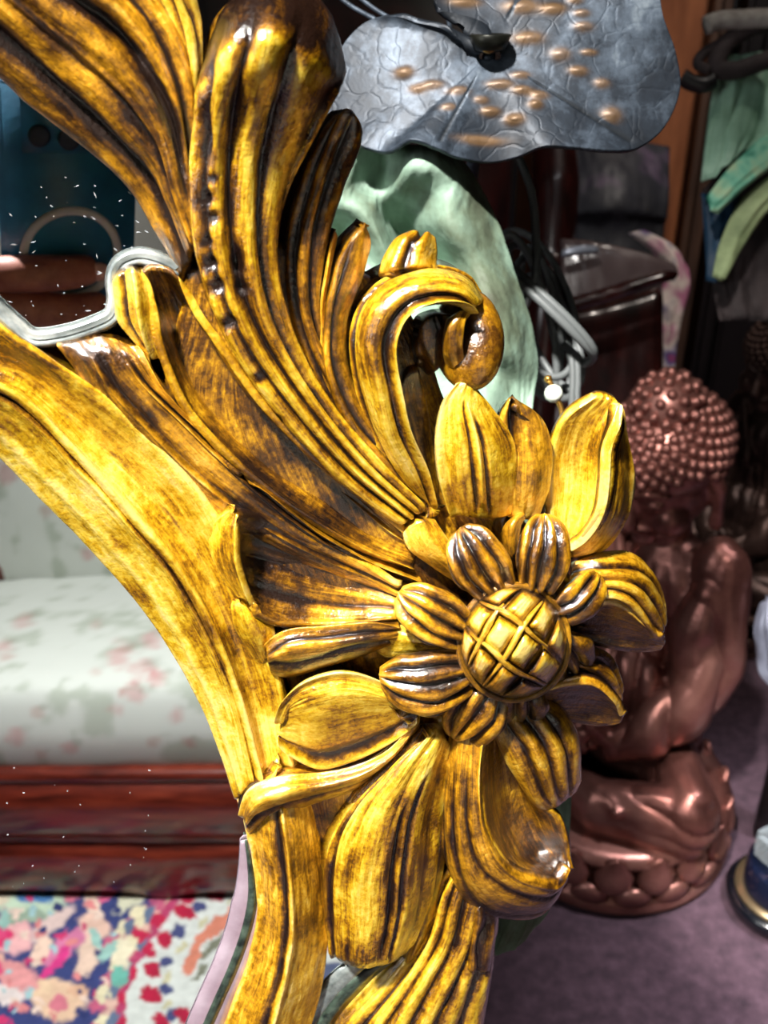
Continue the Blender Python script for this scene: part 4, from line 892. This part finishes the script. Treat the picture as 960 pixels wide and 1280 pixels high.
def statue(loc, rz, scale, label, m, head_pitch, ncurl):
    t = empty('buddha_statue', loc, label, 'statue', rz=rz); t.scale = (scale,) * 3
    bm = Acc()
    blob(bm, (0, .01, .13), (.125, .10, .055)); blob(bm, (0, .03, .25), (.088, .066, .13)); blob(bm, (0, .02, .335), (.105, .06, .062)); blob(bm, (0, -.035, .17), (.08, .06, .05))
    for s in (-1, 1):
        blob(bm, (s * .095, .02, .37), (.042, .042, .04))
        path(bm, [(s * .112, .02, .365), (s * .134, .0, .28), (s * .128, -.03, .235)], [.04, .044, .042])
        path(bm, [(s * .128, -.03, .235), (s * .09, -.085, .195), (s * .045, -.125, .172)], [.042, .036, .021])
        path(bm, [(s * .06, .0, .12), (s * .19, -.09, .115)], [.056, .05])
        path(bm, [(s * .19, -.09, .112), (s * .06, -.165, .105), (-s * .05, -.165, .112)], [.046, .036, .024])
        blob(bm, (s * .105, .0, .29), (.052, .055, .09))
        # hand: palm, four fingers and thumb
        px, py, pz = s * .028, -.135, .176 + (.008 if s > 0 else 0)
        blob(bm, (px, py, pz), (.026, .02, .011))
        for j in range(4):
            y0 = py + .022 - j * .0165; path(bm, [(px - s * .016, y0, pz + .002), (px - s * .034, y0 - .002, pz + .004 - .001 * j), (px - s * (.046 + (.004 if j in (1, 2) else 0)), y0 - .003, pz - .004)], [.0085, .008, .0066])
        path(bm, [(px + s * .004, py - .012, pz + .006), (px - s * .006, py - .022, pz + .014), (px - s * .02, py - .022, pz + .02)], [.0095, .008, .0066])
        blob(bm, (-s * .08, -.17, .125), (.034, .016, .014))
        for j in range(5): blob(bm, (-s * (.108 + .004 * (2 - abs(j - 2))), -.182 + j * .008, .127), (.009, .0042, .006))
    blob(bm, (0, -.045, .215), (.09, .04, .05)); path(bm, [(-.07, -.03, .39), (-.02, -.05, .31), (.05, -.05, .22)], [.008, .01, .008])
    path(bm, [(0, .02, .37), (0, .01, .43)], [.036, .033])
    for V_ in bm.V: V_[:, 0] *= .62; V_[:, 1] = V_[:, 1] * .66 + .002
    M = Matrix.Translation((0, .01, .43)) @ Matrix.Rotation(head_pitch, 4, 'X')
    def H(x, y, z): return M @ Vector((x, y, z))
    R_ = M.to_3x3()
    blob(bm, H(0, -.005, .05), (.05, .057, .066), R_); blob(bm, H(0, -.03, .02), (.034, .03, .03), R_)
    cap(bm, H(0, -.06, .06), H(0, -.071, .037), .006, .0105); blob(bm, H(0, -.058, .052), (.008, .01, .02), R_)
    blob(bm, H(0, -.058, .021), (.016, .008, .0035), R_); blob(bm, H(0, -.056, .014), (.012, .008, .004), R_); blob(bm, H(0, -.05, -.002), (.014, .012, .012), R_)
    for s in (-1, 1):
        blob(bm, H(s * .02, -.05, .056), (.0125, .01, .0065), R_); path(bm, [H(s * .006, -.06, .068), H(s * .02, -.058, .075), H(s * .036, -.046, .068)], [.003, .004, .003])
        path(bm, [H(s * .052, 0, .068), H(s * .056, .002, .045), H(s * .053, 0, .015), H(s * .05, -.002, -.004)], [.009, .008, .006, .008])
        blob(bm, H(s * .03, -.042, .03), (.018, .018, .02), R_)
    bd = remesh('body', bm, .0026, m, t, 2); me = bd.data; nv = len(me.vertices)
    P = np.empty(nv * 3, np.float32); me.vertices.foreach_get('co', P); P = P.reshape(-1, 3); Nn = np.empty(nv * 3, np.float32); me.vertices.foreach_get('normal', Nn); Nn = Nn.reshape(-1, 3)
    x, y, z = P.T; wob = fbm(P * 22, 2)
    torso = np.clip((.372 - z) / .05, 0, 1) * np.clip((z - .165) / .02, 0, 1) * np.clip(((x / .03) ** 2 + ((y + .088) / .03) ** 2 + ((z - .178) / .022) ** 2) - 1, 0, 1)
    ph_ = np.arctan2(x, -y + .02) * 13 + z * 26 * np.sign(x) + wob * 7
    legs = np.clip((.16 - z) / .01, 0, 1) * np.clip((z - .085) / .01, 0, 1) * np.clip((y + .115) / .02, 0, 1); ph2 = z * 260 + np.abs(x) * 60 + wob * 9
    d_ = torso * (np.abs(np.sin(ph_ * .5)) ** .7 - .6) * .0085 + legs * (np.abs(np.sin(ph2 * .5)) ** .7 - .6) * .004
    P = P + Nn * d_[:, None]; me.vertices.foreach_set('co', P.ravel()); me.update()
    bm = bmesh.new(); ell(bm, H(0, .006, .076), (.058, .063, .05), R_, 32, 20); ell(bm, H(0, .014, .122), (.032, .032, .03), R_, 24, 14)
    hair = bm_obj('hair', bm, m, t, world=False)
    src = bpy.data.meshes.new('hair_curl'); bm = bmesh.new(); bmesh.ops.create_icosphere(bm, subdivisions=2, radius=1)
    for v in bm.verts: v.co.z = v.co.z * 1.0; v.co.x += .15 * math.sin(v.co.z * 4); v.co *= 1 - .12 * max(0, v.co.z)
    bm.to_mesh(src); bm.free(); src.materials.append(m); src.polygons.foreach_set('use_smooth', [True] * len(src.polygons))
    def curl(p, nrm, r):
        o = bpy.data.objects.new('hair_curl', src); COL.objects.link(o); o.parent = hair; o.location = p; o.rotation_euler = Vector(nrm).to_track_quat('Z', 'Y').to_euler(); o.scale = (r, r, r * 1.15)
    k1 = int(ncurl * .8); cnt = 0
    for k in range(int(k1 * 1.9)):
        z = 1 - 2 * (k + .5) / (k1 * 1.9); a = k * 2.39996; q = math.sqrt(1 - z * z); x, y = q * math.cos(a), q * math.sin(a)
        if z < -.42 or (y < -.2 and z < -.02 + .1 * abs(x)): continue
        p = H(.058 * x, .006 + .063 * y, .076 + .05 * z)
        if (Vector((.058 * x, .006 + .063 * y, .076 + .05 * z)) - Vector((0, .014, .122))).length < .028: continue
        curl(p, R_ @ Vector((x / .058, y / .063, z / .05)), .0058)
    k2 = ncurl - k1
    for k in range(k2):
        z = 1 - 1.35 * (k + .5) / k2; a = k * 2.39996; q = math.sqrt(1 - z * z); x, y = q * math.cos(a), q * math.sin(a)
        curl(H(.032 * x, .014 + .032 * y, .122 + .03 * z), R_ @ Vector((x, y, z)), .0055)
    lathe('pedestal', [(0, 0), (.135, 0), (.142, .01), (.134, .022), (.11, .036), (.106, .046), (.128, .06), (.136, .074), (.12, .08), (0, .08)], (0, -.03, 0), m, t, 48, world=False)
    pm = bpy.data.meshes.new('lotus_petal'); bm = bmesh.new(); ell(bm, (0, 0, 0), (.022, .010, .024), None, 14, 8)
    for v in bm.verts: v.co.y -= .012 * max(0, v.co.z / .024) ** 2; v.co.x *= 1 - .35 * max(0, v.co.z / .024)
    bm.to_mesh(pm); bm.free(); pm.materials.append(m); pm.polygons.foreach_set('use_smooth', [True] * len(pm.polygons))
    for row in (0, 1):
        for k in range(18):
            a = 2 * PI * (k + .5 * row) / 18; o = bpy.data.objects.new('lotus_petal', pm); COL.objects.link(o); o.parent = t
            o.location = (.131 * math.cos(a), -.03 + .131 * math.sin(a), .058 if row else .022); o.rotation_euler = (-.35 if row else PI + .35, 0, a + PI / 2)
    return t
B1 = G(775, 1012)
statue(B1, -.85, 1.0, 'copper coloured seated buddha statue with bowed curly head right of the gilt flower', COP, .42, 250)
d2 = 1.42; p2 = Q(985, 430, d2); s2 = p2[2] / .51
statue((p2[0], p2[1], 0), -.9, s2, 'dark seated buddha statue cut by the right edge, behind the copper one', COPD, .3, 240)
# --- furniture in the dark behind
DMAH = mottled('dark_mahogany', [(.3, (14, 5, 5)), (.6, (44, 14, 12)), (.8, (64, 22, 18))], 8, .25, 0, .7, .1, 60, stretch=(6, 6, 1))
BLK = mottled('black_wood', [(.3, (8, 7, 9)), (.7, (22, 18, 20))], 8, .4, 0, .1, .1)
CB = root('cabinet', (-.35, 1.75, 0), 'tall dark mahogany cabinet in the shadow behind the mirror', 'cabinet')
bm = bmesh.new(); box(bm, (-.78, 2.0, .85), (2.0, .5, 1.7), bevel=.01); bm_obj('body', bm, BLK, CB, False)
for k in range(4):
    bm = bmesh.new(); x = -1.53 + k * .5; box(bm, (x, 1.735, .85), (.47, .03, 1.6), bevel=.006); d = bm_obj('door', bm, DMAH, CB, False)
    bm = bmesh.new(); box(bm, (x, 1.715, 1.2), (.36, .02, .7), bevel=.008); box(bm, (x, 1.715, .42), (.36, .02, .6), bevel=.008); bm_obj('panel', bm, DMAH, d, False)
    bm = bmesh.new(); ell(bm, (x + .21, 1.705, .85), (.012, .014, .012)); bm_obj('knob', bm, GM, d)
WARD = mottled('orange_wood', [(.3, (92, 50, 28)), (.6, (134, 82, 52)), (.8, (160, 104, 72))], 5, .45, 0, .2, .1, 60, stretch=(5, 5, 1))
wx0, wx1 = Q(738, 100, 1.75)[0], Q(905, 100, 1.75)[0]; wy = Q(800, 100, 1.75)[1]
WR = root('wardrobe', ((wx0 + wx1) / 2, wy, 0), 'orange brown wooden wardrobe side standing in the right background', 'wardrobe')
bm = bmesh.new(); box(bm, ((wx0 + wx1) / 2, wy + .2, .8), (wx1 - wx0, .36, 1.6), bevel=.01); bm_obj('body', bm, WARD, WR, False)
bm = bmesh.new(); box(bm, (wx1 - .02, wy - .01, .8), (.035, .04, 1.58), bevel=.012); bm_obj('corner_post', bm, mottled('brown_post', [(.3, (40, 26, 20)), (.7, (74, 52, 40))], 8, .5, 0, .2, .1, stretch=(6, 6, 1)), WR, False)
KB = root('gloom_block', (wx1 + .45, wy + .2, 0), 'low dark block added for gloom under the hanging garment at the right edge', 'gloom_block')  # dark block added to fill the right background with shade
bm = bmesh.new(); box(bm, (wx1 + .46, wy + .25, .55), (.84, .4, 1.1), bevel=.01); bm_obj('body', bm, BLK, KB, False)
for k in (0, 1):
    bm = bmesh.new(); box(bm, (wx1 + .26 + k * .41, wy + .035, .55), (.38, .03, 1.0), bevel=.006); d = bm_obj('door', bm, BLK, KB, False)
    bm = bmesh.new(); ell(bm, (wx1 + .42 + k * .08, wy + .012, .6), (.012,) * 3); bm_obj('knob', bm, GM, d)
# chair with dark back post, seat and pink cover
CHD = 1.28
CH = root('armchair', Q(700, 700, 1.3) * [1, 1, 0], 'dark mahogany chair with a flat wooden arm behind the grey cord', 'chair')
tube('back_post', [Q(690, 150, CHD), Q(694, 230, CHD), Q(690, 320, CHD), Q(680, 430, CHD), [Q(672, 520, CHD)[0], Q(672, 520, CHD)[1], .0]], [.024, .03, .026, .024, .02], DMAH, CH, 14, 50)
sheet('arm', [[(700, 296, 0), (740, 300, 8), (800, 312, 8), (846, 330, 0)], [(700, 340, 0), (750, 330, 10), (810, 328, 10), (850, 336, 0)], [(700, 388, 0), (760, 368, 6), (810, 352, 6), (848, 342, 0)]], CH, mottled('arm_wood', [(.3, (60, 48, 48)), (.7, (104, 88, 88))], 8, .3, 0, .5, .1), 30, 40, th=16, rnd=8, **QM(1.22))
sheet('arm_edge', [[(700, 372, 0), (760, 356, 0), (820, 338, 0), (850, 338, -6)], [(700, 384, 6), (760, 368, 6), (822, 348, 6), (851, 342, -6)], [(700, 396, 0), (760, 380, 0), (816, 360, 0), (846, 350, -6)]], CH, DMAH, 30, 30, th=20, rnd=6, **QM(1.19))
sheet('seat_side', [[(690, 390, 0), (760, 376, 0), (830, 355, 0)], [(690, 520, 0), (760, 520, 0), (830, 510, 0)], [(690, 700, 0), (760, 700, 0), (830, 700, 0)]], CH, DMAH, 20, 20, th=20, **QM(1.3))
b0 = Q(830, 700, 1.3); tube('leg', [b0, [b0[0], b0[1], 0]], .02, DMAH, CH, 10, 10)
o = sheet('slim_box', [[(702, 312, 0), (725, 306, 4), (748, 306, 0)], [(702, 320, 0), (725, 316, 4), (750, 314, 0)]], None, mat('silver_grey', (150, 156, 170), .3, .3), 12, 12, th=12, rnd=3, **QM(1.18)); tag(o, 'small silvery box lying on the wooden chair arm', 'box')
o = sheet('patterned_cloth', [
    [(785, 292, 0), (810, 288, 8), (835, 300, 4), (848, 318, 0)], [(815, 318, 0), (835, 315, 8), (852, 325, 6), (862, 340, 0)],
    [(826, 350, 0), (840, 345, 10), (855, 350, 6), (864, 362, 0)], [(818, 390, 0), (832, 388, 10), (845, 388, 4), (856, 395, 0)], [(812, 440, 0), (826, 440, 8), (838, 440, 4), (848, 445, 0)], [(806, 500, 0), (820, 500, 8), (832, 500, 4), (842, 505, 0)]],
    None, mottled('pink_floral', [(.3, (96, 30, 58)), (.42, (176, 110, 140)), (.5, (214, 200, 192)), (.58, (70, 60, 110)), (.7, (150, 30, 60))], 16, .8, detail=2), 60, 24, th=6, rough=3, **QM(1.34)); tag(o, 'pink and cream patterned cloth draped over the chair end', 'cloth')
o = sheet('dark_bag', [[(700, 180, -20), (760, 170, 0), (840, 180, -20)], [(700, 220, 0), (770, 215, 30), (840, 225, 0)], [(698, 262, 10), (770, 258, 40), (838, 268, 10)], [(704, 300, 0), (770, 305, 20), (832, 300, 0)], [(710, 480, 0), (770, 480, 20), (825, 480, 0)], [(715, 728, 0), (770, 728, 20), (820, 728, 0)]], None, mottled('navy_nylon', [(.3, (6, 7, 12)), (.62, (18, 19, 30)), (.8, (84, 66, 90))], 8, .6, detail=3), 60, 60, th=20, rough=1, **QM(1.68)); tag(o, 'crumpled dark navy garment bag standing behind the chair arm', 'bag')
# --- garment at the upper right
GR = root('hanging_garment', Q(920, 40, 1.0), 'mint green and teal garment strips hanging at the upper right edge', 'garment')
MINT = mottled('mint_cloth', [(.3, (96, 134, 108)), (.5, (140, 180, 156)), (.7, (180, 212, 190))], 14, .7, detail=4)
TEAL = mottled('teal_pattern', [(.35, (20, 120, 96)), (.5, (120, 190, 160)), (.65, (170, 200, 160))], 40, .6, detail=2)
OLIV = mottled('olive_cloth', [(.3, (104, 120, 80)), (.6, (170, 186, 136))], 20, .7); DKC = mottled('dark_cloth', [(.3, (24, 18, 20)), (.7, (70, 58, 58))], 20, .8); BLU = mottled('deep_blue_cloth', [(.3, (4, 24, 44)), (.7, (16, 70, 104))], 12, .6)
sheet('mint_panel', [[(900, 70, 0), (930, 66, 10), (965, 62, 0), (1010, 60, 0)], [(890, 110, 0), (925, 105, 14), (965, 105, -6), (1010, 105, 4)], [(882, 170, 0), (915, 170, 10), (950, 165, -4), (1010, 160, 6)], [(875, 225, 0), (900, 215, 12), (930, 190, -4), (975, 170, 6)]], GR, MINT, 80, 60, fl=(3, 7, 0, 1), th=4, rough=3, **QM(1.02))
sheet('dark_strip', [[(885, 232, 0), (905, 222, 4), (890, 250, 0)], [(925, 190, 0), (940, 190, 6), (920, 225, 0)], [(975, 150, 0), (980, 160, 4), (975, 190, 0)]], GR, DKC, 40, 20, th=4, **QM(1.03))
sheet('dark_lining', [[(880, 235, 0), (930, 190, 0), (1000, 150, 0)], [(884, 300, 0), (930, 290, 6), (1000, 270, 0)], [(890, 350, 0), (925, 350, 6), (990, 350, 0)], [(900, 400, 0), (935, 400, 6), (990, 400, 0)]], GR, DKC, 50, 40, th=4, rough=3, **QM(1.08))
sheet('teal_strip', [[(883, 245, 0), (890, 262, 6), (900, 268, 0)], [(915, 205, 0), (925, 225, 8), (935, 235, 0)], [(960, 165, 0), (970, 190, 8), (975, 205, 0)], [(1000, 140, 0), (1010, 160, 8), (1010, 180, 0)]], GR, TEAL, 50, 24, th=4, rough=3, **QM(1.01))
sheet('blue_panel', [[(878, 240, 0), (900, 240, 0), (925, 240, 0)], [(880, 300, 0), (900, 300, 8), (918, 300, 0)], [(882, 350, 0), (896, 352, 6), (908, 350, 0)]], GR, BLU, 40, 20, th=4, rough=2, **QM(1.06))
sheet('olive_strip', [[(965, 215, 0), (980, 225, 6), (990, 240, 0)], [(925, 250, 0), (945, 260, 8), (958, 270, 0)], [(900, 300, 0), (915, 312, 8), (925, 320, 0)], [(890, 345, 0), (900, 350, 4), (906, 352, 0)]], GR, OLIV, 50, 24, th=4, rough=3, **QM(1.03))
tube('dark_strap', qp([(960, 28), (930, 38), (905, 58), (896, 84), (920, 88), (950, 78), (975, 70)], 1.0), .009, DKC, GR, 10, 50)
tube('cord', qp([(882, 32), (900, 26), (930, 24), (970, 22)], .99), .009, mottled('beige_cord', [(.3, (120, 112, 106)), (.7, (184, 178, 170))], 60, .8), GR, 10, 30)
tube('cord', qp([(886, 88), (872, 80), (880, 66), (905, 52)], 1.0), .005, DKC, GR, 10, 30)
tube('dark_hook', qp([(852, 96), (866, 104), (880, 106), (892, 100)], 1.0), .008, BLK, GR, 10, 30)
tube('hanging_rail', [Q(930, 26, 1.0) + np.array([0, 0, .0]), Q(930, -60, 1.0), [Q(930, 26, 1.0)[0], Q(930, 26, 1.0)[1], 2.6]], .003, BLK, GR, 8, 20)
# --- silvery ornament at the right edge
SV = mottled('silver_cloth', [(.3, (70, 70, 84)), (.6, (150, 154, 172)), (.8, (200, 204, 220))], 14, .35, .3, detail=3)
o = sheet('silver_drape', [[(948, 752, 0), (965, 745, 20), (1010, 745, 0)], [(938, 785, 0), (965, 785, 24), (1010, 780, 0)], [(940, 812, 0), (968, 815, 24), (1010, 820, 0)], [(946, 838, 0), (970, 846, 20), (1010, 856, 0)], [(962, 858, 0), (980, 866, 16), (1010, 870, 0)]], None, SV, 60, 36, fl=(3, 5, 0, 1), th=20, rough=3, **QM(1.04)); tag(o, 'silvery ribbed drape at the right edge beside the copper statue', 'cloth')
b1 = Q(1012, 850, 1.12); tb = tube('drape_stand', [b1, [b1[0], b1[1], 0]], .02, BLK, None, 12, 8); tag(tb, 'black upright stand under the silvery drape at the right edge', 'stand')
# --- black round dish with glass block on the carpet
dz = G(975, 1130); DS = root('round_stand', dz, 'round black stand with a clear glass block and gold band at the lower right edge', 'stand')
sx = np.linalg.norm(G(975, 1130) - C) / f
lathe('base', [(0, 0), (52 * sx, 0), (58 * sx, 6 * sx), (60 * sx, 16 * sx), (56 * sx, 22 * sx), (0, 22 * sx)], dz, mat('black_gloss', (10, 12, 18), .2, 0, .5), DS, 48)
lathe('gold_band', [(46 * sx, 20 * sx), (52 * sx, 22 * sx), (52 * sx, 27 * sx), (44 * sx, 28 * sx)], dz, mat('dull_gold', (150, 130, 100), .3, .8), DS, 48)
lathe('body', [(44 * sx, 22 * sx), (44 * sx, 60 * sx), (40 * sx, 64 * sx), (0, 64 * sx)], dz, mat('navy_gloss', (14, 20, 38), .15, 0, .6), DS, 40)
GL = mat('cut_glass', (210, 220, 225), .08); GL.node_tree.nodes['Principled BSDF'].inputs['Transmission Weight'].default_value = .75
bm = bmesh.new(); box(bm, dz + np.array([0, 0, 84 * sx]), (62 * sx, 62 * sx, 38 * sx), Matrix.Rotation(.5, 3, 'Z'), 6 * sx); bm_obj('glass_block', bm, GL, DS, False)
bm = bmesh.new(); box(bm, dz + np.array([0, 0, 108 * sx]), (48 * sx, 48 * sx, 8 * sx), Matrix.Rotation(.5, 3, 'Z'), 3 * sx); bm_obj('glass_rim', bm, GL, DS, False)
